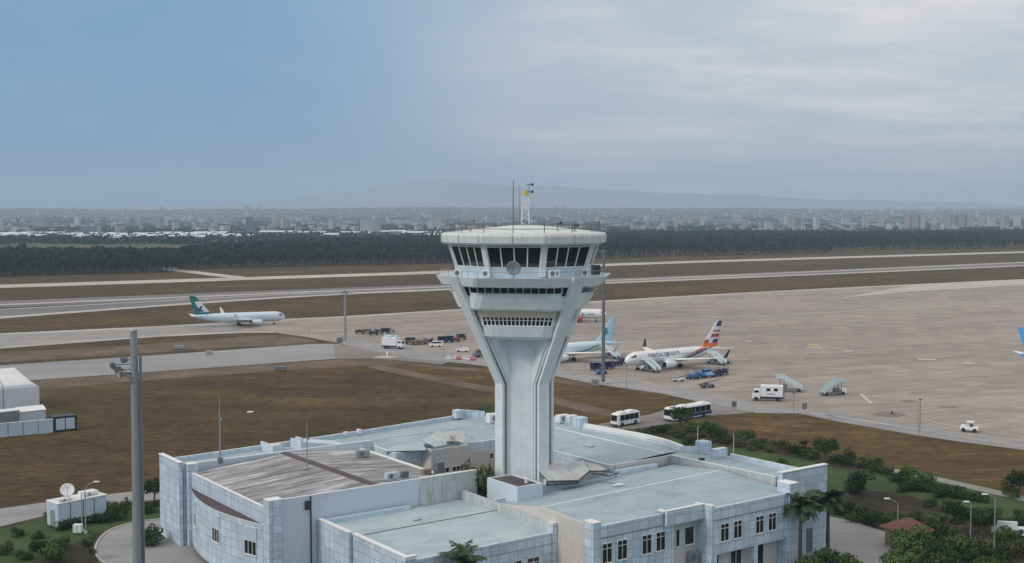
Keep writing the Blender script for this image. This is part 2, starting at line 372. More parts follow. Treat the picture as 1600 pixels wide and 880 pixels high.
# lower left road and drive
sheet('road', [(-300, 845), (-100, 812), (0, 795), (130, 777), (246, 764), (330, 752), (330, 764), (246, 781), (160, 790), (70, 806), (0, 823), (-300, 880)], .02, 'asph')
drive = smooth([(300, 806), (246, 812), (205, 818), (170, 830), (152, 848), (150, 866), (165, 882), (200, 905)])
sheet('drive', drive+[(420, 905), (420, 800)], .025, 'asph')
kerb_pts = [P(x, y) for x, y in drive]
b = MB()
for i in range(len(kerb_pts)-1):
    a, c = kerb_pts[i], kerb_pts[i+1]; d = (c-a).normalized(); n = Vector((-d.y, d.x, 0))*.15
    b.face([a+n+Vector((0,0,.13)), a-n+Vector((0,0,.13)), c-n+Vector((0,0,.13)), c+n+Vector((0,0,.13))][::-1])
    b.face([a-n, c-n, c-n+Vector((0,0,.13)), a-n+Vector((0,0,.13))]); b.face([a+n, c+n, c+n+Vector((0,0,.13)), a+n+Vector((0,0,.13))])
structure(b.build('kerb', 'pale', uv=False))
sheet('lawn', smooth([(-200, 860), (0, 826), (70, 809), (150, 796), (200, 790), (250, 786)])+[(250, 811.5)]+drive[7:]+[(200, 960), (-300, 960)], .015, 'lawn')
sheet('garden_soil', smooth([(40, 905), (60, 868), (110, 850), (140, 838), (168, 829.5), (152, 848), (150, 866), (160, 890), (190, 905)], 3), .019, 'mulch')
# right garden, path and parking
sheet('lawn', smooth([(905, 672), (960, 668), (1030, 664), (1080, 658), (1120, 664), (1180, 686), (1300, 708), (1380, 726), (1480, 746), (1600, 775), (1800, 822)])+[(1800, 1100), (880, 1100), (880, 700)], .015, 'lawn')
sheet('garden_soil', smooth([(1120, 664), (1180, 685), (1300, 707), (1380, 726), (1330, 735), (1240, 715), (1150, 700), (1080, 690), (1020, 684), (950, 690), (905, 682), (960, 669), (1030, 666), (1080, 659)], 4), .018, 'mulch')
sheet('garden_soil', smooth([(1270, 770), (1330, 765), (1420, 775), (1500, 800), (1600, 815), (1700, 850), (1700, 960), (1450, 960), (1400, 850), (1330, 812), (1280, 800)], 4), .019, 'mulch')
strip('path', [(1372, 731), (1430, 742), (1500, 757), (1580, 775), (1700, 802)], .026, 'taxi', 3.0)
sheet('parking', [(1230, 800), (1290, 806), (1330, 814), (1404, 838), (1415, 905), (1200, 930), (1100, 930), (1100, 870), (1230, 850)], .024, 'asph')
sheet('dry_verge', [(1119, 650), (1180, 646), (1249, 647), (1312, 660), (1427, 680), (1500, 691), (1600, 704), (1800, 738), (1800, 818)]+smooth([(1600, 774), (1480, 745), (1380, 725), (1300, 706), (1180, 684), (1120, 663)], 3), .008, 'verge')
sheet('dry_verge', smooth([(760, 573), (870, 589), (930, 601), (1030, 615), (1085, 627)], 3)+smooth([(995, 650), (935, 660), (860, 632), (760, 606)], 3), .008, 'verge')
sheet('dry_verge', smooth([(420, 583), (530, 564), (600, 563), (690, 572), (760, 588)], 4)+smooth([(760, 604), (680, 590), (600, 579), (520, 584), (450, 592)], 4), .008, 'verge')
sheet('dry_verge', smooth([(0, 503), (240, 489), (420, 477), (560, 466), (700, 458)], 3)+smooth([(700, 470), (560, 480), (420, 489), (240, 503), (0, 516)], 3), .008, 'verge')
sheet('dry_verge', smooth([(960, 452), (1200, 440), (1420, 430)], 3)+smooth([(1300, 445), (1200, 452), (960, 463)], 3), .008, 'verge')
# apron markings
for pts in (((1165, 533), (1175, 533.3)), ((1260, 542.5), (1284, 543)), ((1317, 548.5), (1333, 549)), ((1434, 561.5), (1463, 562)), ((1504, 567), (1523, 568.5)), ((1585, 523), (1620, 526))):
    strip('apron_marking', list(pts), .05, 'line', 3.2, 2)
strip('apron_marking', [(1264, 538.5), (1280, 538.7)], .05, 'yline', 4, 2)
for pts, w in (([(1345, 616), (1362, 631)], .9), ([(1180, 638), (1300, 650), (1420, 668), (1600, 689)], .5), ([(1249, 642), (1330, 655), (1600, 698)], .4), ([(940, 505), (1080, 512), (1250, 519)], .8), ([(1110, 497), (1260, 490), (1400, 482), (1600, 470)], 1.2), ([(1440, 655), (1500, 668), (1600, 684)], .45), ([(760, 567), (930, 594), (1060, 616)], .5)):
    strip('apron_marking', pts, .054, 'line', w)
for pts in ([(0, 533.5), (240, 518.5), (420, 509), (560, 503), (760, 494)],):
    strip('taxi_line', pts, .056, 'yline', .7)
for pts in ([(1390, 648), (1500, 660)],):
    pass

# hills (structure): terrain that rises behind the city, and far mountains
def ridge(name, y0, y1, x0, x1, prof, nx=160, ny=26, m='hill'):
    b = MB(); xs = np.linspace(x0, x1, nx); rows = []
    for j in range(ny):
        t = j/(ny-1); y = y0+(y1-y0)*t; rows.append([(x, y, prof(x, y, t)) for x in xs])
    for j in range(ny-1):
        for i in range(nx-1): b.face([rows[j][i], rows[j][i+1], rows[j+1][i+1], rows[j+1][i]], 0, True)
    return structure(b.build(name, m, uv=False))
def wob(x, s, seed): return sum(math.sin(x/s*f+seed*k*1.7)/f**.8 for k, f in ((1, 1), (2, 2.3), (3, 4.1), (4, 7.7), (5, 13.3)))/2.2
def hill_h(x, y):
    t = min(max((y-4300)/4700, 0), 1); t = t*t*(3-2*t)
    return t*(88+14*wob(x, 900, 1)+5*wob(x+y, 260, 4)) - .5
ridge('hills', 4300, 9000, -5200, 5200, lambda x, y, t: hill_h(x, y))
def mount(x, y, t):
    px = x/y*F+800
    g = lambda c, w, h: h*math.exp(-((px-c)/w)**2)
    h = 1.13*(60+g(660, 130, 215)+g(760, 110, 110)+g(890, 110, 150)+g(1110, 210, 160)+g(480, 120, 120)+g(1500, 260, 90)+g(250, 140, 70))
    h *= 1+.09*wob(px, 60, 2)
    return h*math.sin(min(t*2, 1)*math.pi/2)**1.3*(1 if t <= .5 else 1-(t-.5)) - .5
ridge('mountains', 10000, 15500, -9300, 9300, mount, 240, 22, 'rock_hazed')

# ------------------------------------------------------------------ control tower
ROT = R(36)
TX, TY = 1.71, 158.5
tower = thing('control_tower', 'tall white flared air traffic control tower with dark slanted cab windows', 'control tower', (TX, TY, 0), ROT)
def octa(a, z, k=0.0):
    """octagon ring of apothem a; k>0 clips the corners"""
    out = []
    for i in range(8):
        th = math.pi/4*i+math.pi/8; r = a/math.cos(math.pi/8)
        if k:
            c = Vector((r*math.cos(th), r*math.sin(th), z))
            for s in (-1, 1):
                t2 = th+s*math.pi/4; c2 = Vector((r*math.cos(t2), r*math.sin(t2), z)); out.append(c+(c2-c).normalized()*k)
        else: out.append(Vector((r*math.cos(th), r*math.sin(th), z)))
    return out
def star(rl, z, w=.8, ap=2.9, pw=1.75):
    pts = []
    for i in range(4):
        a = math.pi/2*i; d = Vector((math.cos(a), math.sin(a), 0)); t = Vector((-d.y, d.x, 0))
        pts += [d*rl-t*w, d*rl+t*w]
        f = a+math.pi/4; d = Vector((math.cos(f), math.sin(f), 0)); t = Vector((-d.y, d.x, 0))
        pts += [d*ap-t*pw, d*ap+t*pw]
    return [Vector((p.x, p.y, z)) for p in pts]
b = MB(); b.loft([star(3.45, 0), star(3.45, 22.4), star(6.9, 28.9), star(6.95, 29.2)], 0); b.build('shaft', 'conc', tower)
ZK, ZT, RB, RT = 22.4, 36.75, 4.3, 11.75
def leg_section(r_out, r_in, w, z, a):
    d = Vector((math.cos(a), math.sin(a), 0)); t = Vector((-d.y, d.x, 0)); h = Vector((0, 0, z))
    return [d*r_out-t*w+h, d*r_out+t*w+h, d*r_in+t*w+h, d*r_in-t*w+h]
for i in range(4):
    a = math.pi/2*i; b = MB()
    b.loft([leg_section(RB-1.1, RB-2.0, 1.0, 0, a), leg_section(RB-1.1, RB-2.0, 1.0, ZK, a), leg_section(RT-1.65, RT-3.5, 1.15, ZT-.3, a)], 0)
    b.loft([leg_section(RB-.3, RB-1.2, .35, 0, a), leg_section(RB-.3, RB-1.2, .35, ZK, a), leg_section(RT-.5, RT-1.9, .35, ZT-.15, a)], 1)
    b.loft([leg_section(RB, RB-.38, .85, 0, a), leg_section(RB, RB-.38, .85, ZK, a), leg_section(RT, RT-.65, .95, ZT+.1, a)], 0)
    b.build('leg', ['conc', 'conc_dark'], tower)
def band(name, prof, m, k=0.0, mats=None):
    b = MB(); b.loft([octa(a, z, k) for a, z in prof], m); return b.build(name, mats or 'conc', tower)
def square8(a, h, z, k=0.0):
    """square of apothem a whose flats reach +-h, corners cut where the legs pass; k rounds the cut"""
    out = []
    for i in range(4):
        f = math.pi/2*i+math.pi/4; d = Vector((math.cos(f), math.sin(f), 0)); t = Vector((-d.y, d.x, 0))
        if k: out += [d*(a-k*.35)-t*h, d*a-t*(h-k), d*a+t*(h-k), d*(a-k*.35)+t*h]
        else: out += [d*a-t*h, d*a+t*h]
    return [Vector((p.x, p.y, z)) for p in out]
def storey(name, prof, m, mats=None, k=0.0):
    b = MB(); b.loft([square8(a, h, z, k) for a, h, z in prof], m); return b.build(name, mats or 'conc', tower)
storey('balcony', [(5.0, 3.6, 28.5), (6.0, 4.0, 28.7), (6.35, 4.1, 29.0), (6.75, 4.25, 30.4), (6.6, 4.2, 30.45), (5.0, 4.0, 30.4)], 0, None, .8)
storey('wall', [(6.35, 4.5, 30.3), (6.45, 4.8, 31.55)], 0)
storey('wall', [(6.6, 4.85, 31.5), (6.9, 5.2, 32.7)], 0, 'cream')
storey('balcony', [(6.6, 5.0, 32.35), (7.7, 5.4, 32.45), (8.15, 5.5, 32.7), (9.15, 4.9, 34.55), (9.55, 4.6, 34.75), (9.25, 4.6, 34.77), (7, 4.6, 34.55)], 0, None, .9)
storey('wall', [(7.85, 5.9, 34.4), (8.0, 6.1, 35.9)], 0, 'dark')
storey('gallery_deck', [(7.8, 5.4, 35.5), (10.1, 5.1, 35.55), (10.4, 5.1, 35.7), (11.15, 4.9, 36.72), (11.2, 4.9, 36.8), (10.95, 4.85, 36.82), (8, 4.8, 36.62)], 0, None, .5)
# lines of glazing in the two lower storeys, per face with mullions
def glazing(apb, apt, z0, z1, face, nm, half, name, transom=None, inset=.02, mull=.10):
    th = math.pi/4*face; d = Vector((math.cos(th), math.sin(th), 0)); t = Vector((-d.y, d.x, 0)); b = MB()
    pt = lambda x, f, o=0: d*(apb+(apt-apb)*f+inset+o)+t*x+Vector((0, 0, z0+(z1-z0)*f))
    h0 = half[0]; h1 = half[1]; hw = lambda f: h0+(h1-h0)*f
    b.face([pt(-h0, 0), pt(h0, 0), pt(h1, 1), pt(-h1, 1)], 0)
    def bar(xa0, xa1, w):
        b.loft([[pt(xa0-w, 0, -.02), pt(xa0+w, 0, -.02), pt(xa0+w, 0, .07), pt(xa0-w, 0, .07)], [pt(xa1-w, 1, -.02), pt(xa1+w, 1, -.02), pt(xa1+w, 1, .07), pt(xa1-w, 1, .07)]], 1)
    for i in range(nm+1):
        u = -1+2*i/nm; w = mull/2
        bar(u*(h0-w), u*(h1-w), w)
    for f0, f1 in ([(0, .06), (.95, 1)] + ([(transom-.03, transom+.04)] if transom else [])):
        b.loft([[pt(-hw(f0), f0, -.02), pt(hw(f0), f0, -.02), pt(hw(f0), f0, .06), pt(-hw(f0), f0, .06)], [pt(-hw(f1), f1, -.02), pt(hw(f1), f1, -.02), pt(hw(f1), f1, .06), pt(-hw(f1), f1, .06)]], 1)
    return b.build(name, ['glass', 'frame'], tower)
for face in (1, 3, 5, 7):          # the four broad faces between the legs
    glazing(6.38, 6.48, 30.42, 31.55, face, 17, (4.45, 4.75), 'window', .62, .03, .13)
    glazing(7.87, 7.98, 34.7, 35.6, face, 12, (5.95, 6.1), 'window', None, .03, .15)
# portholes in the flared webs
for i in range(4):
    f = math.pi/2*i+math.pi/4; d = Vector((math.cos(f), math.sin(f), 0)); t = Vector((-d.y, d.x, 0)); z = 27.45
    rl = 3.45+(6.9-3.45)*(z-22.4)/6.5
    for s in (-1, 1):
        A = d*2.9+t*(s*1.75); lt = rl*.7071-.8*.7071; ln = (rl+.8)*.7071; B = d*ln+t*(s*lt)
        c = A.lerp(B, .52); c.z = z
        e = (B-A).normalized(); nrm = Vector((-e.y, e.x, 0)); nrm = nrm if nrm.dot(d) > 0 else -nrm
        up = Vector((0, 0, 1)); b = MB(); n = 16
        ring = lambda r, o: [c+nrm*o+(e*math.cos(2*math.pi*k/n)*.72+up*math.sin(2*math.pi*k/n))*r for k in range(n)]
        b.loft([ring(.62, -.1), ring(.62, .1), ring(.46, .1), ring(.46, .04)], 1, cap=False); b.face(ring(.46, .045), 0)
        b.build('porthole', ['dark', 'conc_dark'], tower)
# cab
band('cab_wall', [(8.45, 36.55), (8.6, 37.95)], 0, mats='bluew')
def cabring(f): return 8.55+(9.5-8.55)*f
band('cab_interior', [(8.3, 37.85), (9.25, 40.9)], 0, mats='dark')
for face in range(8):
    tan = math.tan(math.pi/8)
    glazing(8.6, 9.45, 37.95, 40.75, face, 4, (8.6*tan-.3, 9.45*tan-.3), 'cab_window', None, .0, .16)
for i in range(8):
    th = math.pi/4*i+math.pi/8; d = Vector((math.cos(th), math.sin(th), 0)); t = Vector((-d.y, d.x, 0)); k = 1/math.cos(math.pi/8); b = MB()
    sec = lambda a, z: [d*(a*k+.12)-t*.34+Vector((0, 0, z)), d*(a*k+.12)+t*.34+Vector((0, 0, z)), d*(a*k-.5)+t*.45+Vector((0, 0, z)), d*(a*k-.5)-t*.45+Vector((0, 0, z))]
    b.loft([sec(8.6, 36.9), sec(8.62, 37.95), sec(9.5, 40.9)], 0); b.build('corner_post', 'conc', tower)
M['fascia'] = stain_mat('cab fascia panels', (.68, .73, .72), (.42, .43, .40), .6, .55, .2, .45, .7)
b = MB(); b.loft([octa(a, z, .5) for a, z in [(8.6, 40.8), (9.9, 40.84), (10.35, 40.95), (10.6, 41.15), (10.64, 42.0), (10.5, 42.3), (10.2, 42.42), (9.7, 42.46), (5, 43.0), (1.6, 43.35)]], 0)
b.build('roof', ['fascia'], tower)
for i in range(8):        # dark joints of the roof rim
    for k in (0, 1):
        th = math.pi/4*i+(math.pi/8)*k; d = Vector((math.cos(th), math.sin(th), 0)); a = 10.62 if k == 0 else 10.62/math.cos(math.pi/8)-.22
        b = MB(); b.box(-.02, .05, -.045, .045, 41.2, 42.15, 0, Matrix.Translation(d*a) @ Matrix.Rotation(th, 4, 'Z')); b.build('rim_joint', 'grey', tower)
b = MB()
for i in range(16):
    a0, a1 = 2*math.pi*i/16, 2*math.pi*(i+1)/16; p = lambda a, z: Vector((10.1*math.cos(a), 10.1*math.sin(a), z))
    b.tube(p(a0, 42.4), p(a0, 43.5), .06, .06, 5)
    for z in (42.95, 43.5): b.tube(p(a0, z), p(a1, z), .05, .05, 5)
b.build('railing', 'greyd', tower)
b = MB()
for i in range(8):
    a0 = math.pi/4*i+math.pi/8; a1 = a0+math.pi/4; p = lambda a, z: Vector((11.6*math.cos(a), 11.6*math.sin(a), z))
    for k in range(5):
        q = p(a0, 0).lerp(p(a1, 0), k/4); b.tube(q+Vector((0, 0, 36.75)), q+Vector((0, 0, 37.55)), .03, .03, 5)
    b.tube(p(a0, 37.55), p(a1, 37.55), .03, .03, 5)
b.build('railing', 'grey', tower)

def at_tower(px, py, depth=0.0):
    """point over the tower roof that sits at image column px at tower depth + depth"""
    Y = TY+depth; return Vector(((px-800)/F*Y, Y, CH-(py-335)/F*Y))
# things carried by the tower
def mast_lattice():
    p = at_tower(821, 350); t = thing('beacon_mast', 'white lattice mast with yellow beacon rising from the tower roof centre', 'mast', (p.x, p.y, 43.3))
    b = MB()
    for sx in (-1, 1):
        for sy in (-1, 1): b.tube((sx*.5, sy*.5, 0), (sx*.4, sy*.4, 4.1), .07, .06, 5)
    for k in range(6):
        z = .2+k*.7
        for (a, c) in (((-.48, -.48), (.48, -.48)), ((.48, -.48), (.48, .48)), ((.48, .48), (-.48, .48)), ((-.48, .48), (-.48, -.48))):
            b.tube((*a, z), (*c, z+.65), .04, .04, 4); b.tube((*a, z), (*c, z), .04, .04, 4)
    b.build('frame', 'white', t)
    b = MB(); b.bevbox(-.38, .38, -.38, .38, .1, .7, .05); b.build('base_box', 'greyd', t)
    b = MB(); b.bevbox(-.33, .33, -.33, .33, 2.0, 3.9, .05); b.build('cabinet', 'white', t)
    b = MB(); b.tube((0, 0, 4.1), (0, 0, 4.25), .6, .6, 10); b.tube((0, 0, 4.25), (0, 0, 4.75), .26, .2, 10); b.build('beacon', 'yellow', t)
    return t
mast_lattice()
def whip(px, ytop, ybot, r, label, depth=0, z0=None, m='greyd', extra=None):
    p = at_tower(px, ybot, depth); q = at_tower(px, ytop, depth); t = thing('antenna', label, 'antenna', (p.x, p.y, z0 if z0 else p.z))
    b = MB(); h = q.z-(z0 if z0 else p.z); b.tube((0, 0, 0), (0, 0, h), r, r*.55, 6); b.build('rod', m, t)
    b = MB(); b.bevbox(-.2, .2, -.2, .2, -.02, .25, .03); b.build('base_box', 'grey', t)
    if extra:
        b = MB()
        for z in extra: b.tube((-.3, 0, h*z), (.45, 0, h*z), .05, .05, 5); b.bevbox(.3, .6, -.14, .14, h*z-.16, h*z+.2, .03)
        b.build('sensor', m, t)
whip(802, 281, 350, .10, 'tallest grey whip antenna on the tower roof, left of the lattice mast', 0, 43.25)
whip(812, 290, 350, .05, 'thin whip antenna on the tower roof directly beside the lattice mast', 0, 43.3)
whip(826.5, 287, 349, .06, 'weather sensor pole on the tower roof, right of the yellow beacon', .6, 43.3, 'dark', (.80, .97))
whip(833, 320, 350, .03, 'thin short rod right of the lattice mast on the tower roof', .3, 43.2)
whip(702, 324, 362, .045, 'thin whip antenna at the left rim of the tower roof', 2.0, 42.3, 'greyd')
whip(699, 330, 362, .03, 'thinner rod at the far left rim of the tower roof', 3.0, 42.3, 'greyd')
whip(735.5, 341, 358, .05, 'short antenna with crossbar near the left of the tower roof', -4.5, 42.5, 'greyd', (.8,))
whip(871, 345, 361, .05, 'short antenna with box on the roof rim right of the tower centre', -6.5, 42.5, 'dark', (.75,))
whip(898, 345, 362, .07, 'stubby dark antenna on the right part of the tower roof', -5.5, 42.5, 'dark', (.6,))
whip(930, 345, 362, .05, 'grey antenna at the right end of the tower roof', -1.5, 42.4, 'greyd', (.85, .5))
whip(937, 347, 362, .04, 'thin grey antenna at the far right rim of the tower roof', 0, 42.3, 'greyd')
p = at_tower(716, 352, -2.5); t = thing('antenna_rack', 'yellowish equipment frame with poles at the left of the tower roof', 'antenna rack', (p.x, p.y, 42.5))
b = MB()
for x in (-.5, 0, .5): b.tube((x, 0, 0), (x, 0, 1.6-.3*abs(x)), .06, .06, 5)
for z in (.5, 1.1): b.tube((-.5, 0, z), (.5, 0, z), .04, .04, 5)
b.build('frame', 'greyd', t); b = MB(); b.bevbox(-.35, .0, -.2, .2, .55, 1.05, .03); b.build('cabinet', 'cream', t)

def dish(name, label, loc, r, az, tilt, pole, m='white', grp=None):
    t = thing(name, label, 'satellite dish', loc, az)
    b = MB(); n = 20; T = Matrix.Translation((0, 0, pole)) @ Matrix.Rotation(tilt, 4, 'X'); rings = []
    for k in range(7):
        q = k/6; rings.append([(r*q*math.cos(2*math.pi*j/n) if k else .001*math.cos(2*math.pi*j/n), -.1-(.25*r)*(q*q), r*q*math.sin(2*math.pi*j/n) if k else .001*math.sin(2*math.pi*j/n)) for j in range(n)])
    back = [[(x, y+.05, z) for x, y, z in rg] for rg in reversed(rings)]
    b.loft(rings+back, 0, True, True, T); b.build('reflector', m, t)
    b = MB(); f = T @ Vector((0, -r*1.05, 0)); b.tube(T @ Vector((0, -.25*r, -r*.95)), f, .03, .03, 5); b.tube(f, T @ Vector((0, -r*.9, 0)), .09, .06, 8); b.build('feed_arm', 'greyd', t)
    b = MB(); b.tube((0, .1, 0), (0, .0, pole), .07, .06, 6); b.tube((-.35, .1, 0), (.35, .1, 0), .05, .05, 5); b.build('bracket', 'grey', t)
    return t
cabd = Vector((-.11, -.994, 0))
pp = Vector((TX, TY, 0))+cabd*10.3; dish('satellite_dish', 'round grey satellite dish in front of the tower cab windows', ((803-800)/F*pp.y, pp.y, 36.8), .92, R(-8), R(12), 1.35, 'grey')
pp = P(114.5, 768, 4.75)

def ac_unit(name, label, loc, az, w=.9, d=.4, h=.8, group=None, m='white'):
    t = thing(name, label, 'air conditioner', loc, az, group)
    b = MB(); b.bevbox(-w/2, w/2, -d/2, d/2, .08, h, .03); b.box(-w/2+.05, -w/2+.15, -d/2, d/2, 0, .085); b.box(w/2-.15, w/2-.05, -d/2, d/2, 0, .085); b.build('casing', m, t)
    b = MB(); n = 14; b.tube((-.1*w, -d/2-.03, h*.53), (-.1*w, -d/2+.02, h*.53), h*.33, h*.33, n, 0, False); b.build('fan_grille', 'greyd', t)
    return t
acspec = [(209, 8.85, 'white air conditioner at the left corner of the tower gallery'), (222, 9.9, 'air conditioner on the gallery just left of the front cab corner post'), (251, 9.9, 'air conditioner on the gallery just right of the second cab corner post'), (264, 9.8, 'second air conditioner on the gallery right of the second cab post'), (290, 9.8, 'air conditioner on the gallery near the right corner of the cab')]
for px, dep, lab in ((716, -7.2, acspec[0][2]), (760, -9.0, acspec[1][2]), (863.5, -9.3, acspec[2][2]), (869, -9.1, acspec[3][2]), (914, -6.6, acspec[4][2])):
    Y = TY+dep; ac_unit('air_conditioner', lab, ((px-800)/F*Y, Y, 36.82), R(-20 if px < 800 else 20), .95, .42, .95, 'air conditioners on the tower gallery')
p = at_tower(931, 431, -3.0); t = thing('equipment_rack', 'dark ribbed equipment cabinet at the right end of the tower gallery', 'equipment cabinet', (p.x, p.y, 36.82), R(30))
b = MB(); b.bevbox(-.55, .55, -.3, .3, .05, 1.35, .04); b.build('casing', 'greyd', t)
b = MB()
for k in range(4): b.box(-.45+k*.25, -.3+k*.25, -.36, -.31, .15, 1.25)
b.build('fin', 'dark', t)

# ------------------------------------------------------------------ tiled office building round the tower
OB = thing('office_building', 'sprawling pale blue tiled two storey building with flat roofs round the tower foot', 'building', (0, 150, 0), ROT)
OBM = Matrix.Translation((0, 150, 0)) @ Matrix.Rotation(ROT, 4, 'Z')
def ringwall(poly, t, z0, z1, b, m_out=0, m_top=1, m_in=0, skip=()):
    """closed wall along a CCW outline, thickness t inwards, mitred; no overlapping faces"""
    n = len(poly); pts = [Vector((p[0], p[1], 0)) for p in poly]; inn = []
    for i in range(n):
        a, c, e = pts[i-1], pts[i], pts[(i+1) % n]
        d1 = (c-a).normalized(); d2 = (e-c).normalized(); n1 = Vector((-d1.y, d1.x, 0)); n2 = Vector((-d2.y, d2.x, 0))
        mm = (n1+n2); mm.normalize(); inn.append(c+mm*(t/max(.3, mm.dot(n1))))
    Z = lambda p, z: (p.x, p.y, z)
    for i in range(n):
        if i in skip: continue
        j = (i+1) % n
        b.face([Z(pts[i], z0), Z(pts[j], z0), Z(pts[j], z1), Z(pts[i], z1)], m_out)
        b.face([Z(pts[i], z1), Z(pts[j], z1), Z(inn[j], z1), Z(inn[i], z1)], m_top)
        b.face([Z(inn[j], z0), Z(inn[i], z0), Z(inn[i], z1), Z(inn[j], z1)], m_in)
    return inn
def wallseg(a, c, t, z0, z1, b, m=0, mt=1, zc=None):
    """straight wall from a to c, thickness t to the left of a->c; the top may slope to zc at c"""
    a = Vector((*a, 0)); c = Vector((*c, 0)); d = (c-a).normalized(); n = Vector((-d.y, d.x, 0))*t; zc = z1 if zc is None else zc
    q = [a, c, c+n, a+n]; top = [z1, zc, zc, z1]
    lo = [(p.x, p.y, z0) for p in q]; hi = [(p.x, p.y, z) for p, z in zip(q, top)]
    b.face(hi, mt); b.face(lo[::-1], m)
    for i in range(4): j = (i+1) % 4; b.face([lo[i], lo[j], hi[j], hi[i]], m)
WM = ['tile', 'coping', 'stucco', 'stucco_old', 'beige']

def window(parent, c, az, w, h, cols=2, transom=True, z=0.0, depth=.09, name='window'):
    """framed window; az = direction the window faces (local radians), c = (u, w) on the wall, z = sill"""
    d = Vector((math.cos(az), math.sin(az), 0)); t = Vector((-d.y, d.x, 0)); o = Vector((*c, z)); b = MB()
    q = lambda x, y, k: o+t*x+d*k+Vector((0, 0, y))
    def bar(x0, x1, y0, y1, k0=-.05, k1=None, m=1):
        k1 = depth if k1 is None else k1
        p = [q(x0, y0, k0), q(x1, y0, k0), q(x1, y0, k1), q(x0, y0, k1), q(x0, y1, k0), q(x1, y1, k0), q(x1, y1, k1), q(x0, y1, k1)]
        for f in ((0,1,2,3),(4,7,6,5),(0,4,5,1),(1,5,6,2),(2,6,7,3),(3,7,4,0)): b.face([p[i] for i in f], m)
    b.face([q(-w/2+.02, .02, .02), q(w/2-.02, .02, .02), q(w/2-.02, h-.02, .02), q(-w/2+.02, h-.02, .02)], 0)
    s = .065
    bar(-w/2, -w/2+s, 0, h); bar(w/2-s, w/2, 0, h); bar(-w/2+s, w/2-s, 0, s); bar(-w/2+s, w/2-s, h-s, h)
    for k in range(1, cols): x = -w/2+w*k/cols; bar(x-s/2, x+s/2, s, h-s, -.05, depth-.004)
    if transom: bar(-w/2+s, w/2-s, h*.72, h*.72+s, -.05, depth-.008)
    bar(-w/2-.06, w/2+.06, -.08, -.004, -.05, depth+.08)
    return b.build(name, ['glass', 'frame'], parent)

# --- rear wing: long strip, back corner, right strip
rear = [(-31, 33), (-1.8, 33), (-1.8, 26.2), (17.8, 26.2), (17.8, 1.5), (29, 1.5), (29, -18.4), (36, -18.4), (35.7, -4), (35.2, 1), (33.4, 4), (34.7, 9), (35, 14), (34.2, 21), (33.5, 27), (36.2, 30), (26.2, 44), (22.3, 46.4), (3.2, 43.4), (-13, 41.7), (-31, 40)]
b = MB(); inn = ringwall(rear, .35, 0, 10.2, b, 0, 1, 2)
REAR = b.build('rear_wing_wall', WM, OB)
b = MB(); b.face([(p.x, p.y, 9.93) for p in inn], 0)
rr = b.build('roof', 'roof', REAR, False)
# low gable of the right-hand rear roof, and its seams
b = MB()
b.face([(18.2, 1.9, 9.95), (28.3, 1.9, 10.55), (28.3, 27, 10.55), (18.2, 27, 9.95)], 0); b.face([(28.3, 1.9, 10.55), (33.1, 4.0, 9.95), (33.2, 27, 9.95), (28.3, 27, 10.55)], 0)
b.face([(18.2, 1.9, 9.93), (33.1, 4.0, 9.93), (33.1, 4.0, 9.95), (28.3, 1.9, 10.55), (18.2, 1.9, 9.95)], 0)
b.build('roof', 'roof', REAR, False)
b = MB(); b.box(28.16, 28.44, 1.9, 27, 10.5, 10.62); b.build('ridge_cap', 'coping', REAR, False)
b = MB(); b.box(-29, 3, 37.4, 37.62, 9.92, 10.0); b.box(3, 21, 38.2, 38.42, 9.92, 10.0, 0); b.build('roof_seam', 'roof_lt', REAR, False)
b = MB(); b.box(29.0, 35, -6.5, -6.3, 9.92, 10.0); b.box(31.8, 32, -18, -6.5, 9.92, 9.99); b.build('roof_seam', 'roof_lt', REAR, False)
# raised parapets along the outside
b = MB()
bp = [(-31, 40), (-13, 41.7), (3.2, 43.4), (22.3, 46.4)]
for a, c in zip(bp[1:], bp[:-1]): wallseg(a, c, .34, 10.21, 10.62, b, 0, 1)
wallseg((22.3, 46.4), (21.0, 46.2), 1.1, 10.21, 11.6, b, 0, 1)
wallseg((26.2, 44), (22.9, 46.1), .3, 10.21, 11.2, b, 0, 1, 11.5)
wallseg((36.2, 30), (26.4, 43.8), .3, 10.21, 10.9, b, 0, 1)
b.build('parapet', WM, REAR)
b = MB()
cp = smooth([(33.55, 27), (34.25, 21), (35.05, 14), (34.75, 9), (33.45, 4)], 4)
for a, c in zip(cp[1:], cp[:-1]): wallseg(a, c, -.7, 10.21, 10.75, b, 1, 1)
wallseg((33.4, 3.9), (35.2, 1), .3, 10.21, 10.6, b, 0, 1, 10.9)
b.box(34.6, 36.2, .2, 1.9, 9.95, 11.7, 0); b.box(32.9, 34.6, 26.6, 28.3, 9.95, 11.7, 0)
wallseg((33.5, -3.2), (35.95, -3.2), .9, 9.95, 11.3, b, 0, 1)
wallseg((35.72, -4.2), (36.02, -18.4), -.3, 10.21, 10.7, b, 0, 1)
b.build('parapet', WM, REAR)
# high wall between the rear strip and the old roof
b = MB(); wallseg((-30.6, 32.95), (-1.75, 32.95), .4, 0, 11.05, b, 2, 1); b.build('party_wall', WM, REAR)
# weathered wall between right strip and front roof
b = MB(); wallseg((28.95, -18.4), (28.95, 1.45), -.35, 0, 10.75, b, 3, 1, 10.35); wallseg((18.6, 1.42), (28.6, 1.42), -.02, 9.0, 10.2, b, 4, 4); b.build('party_wall', WM, REAR)
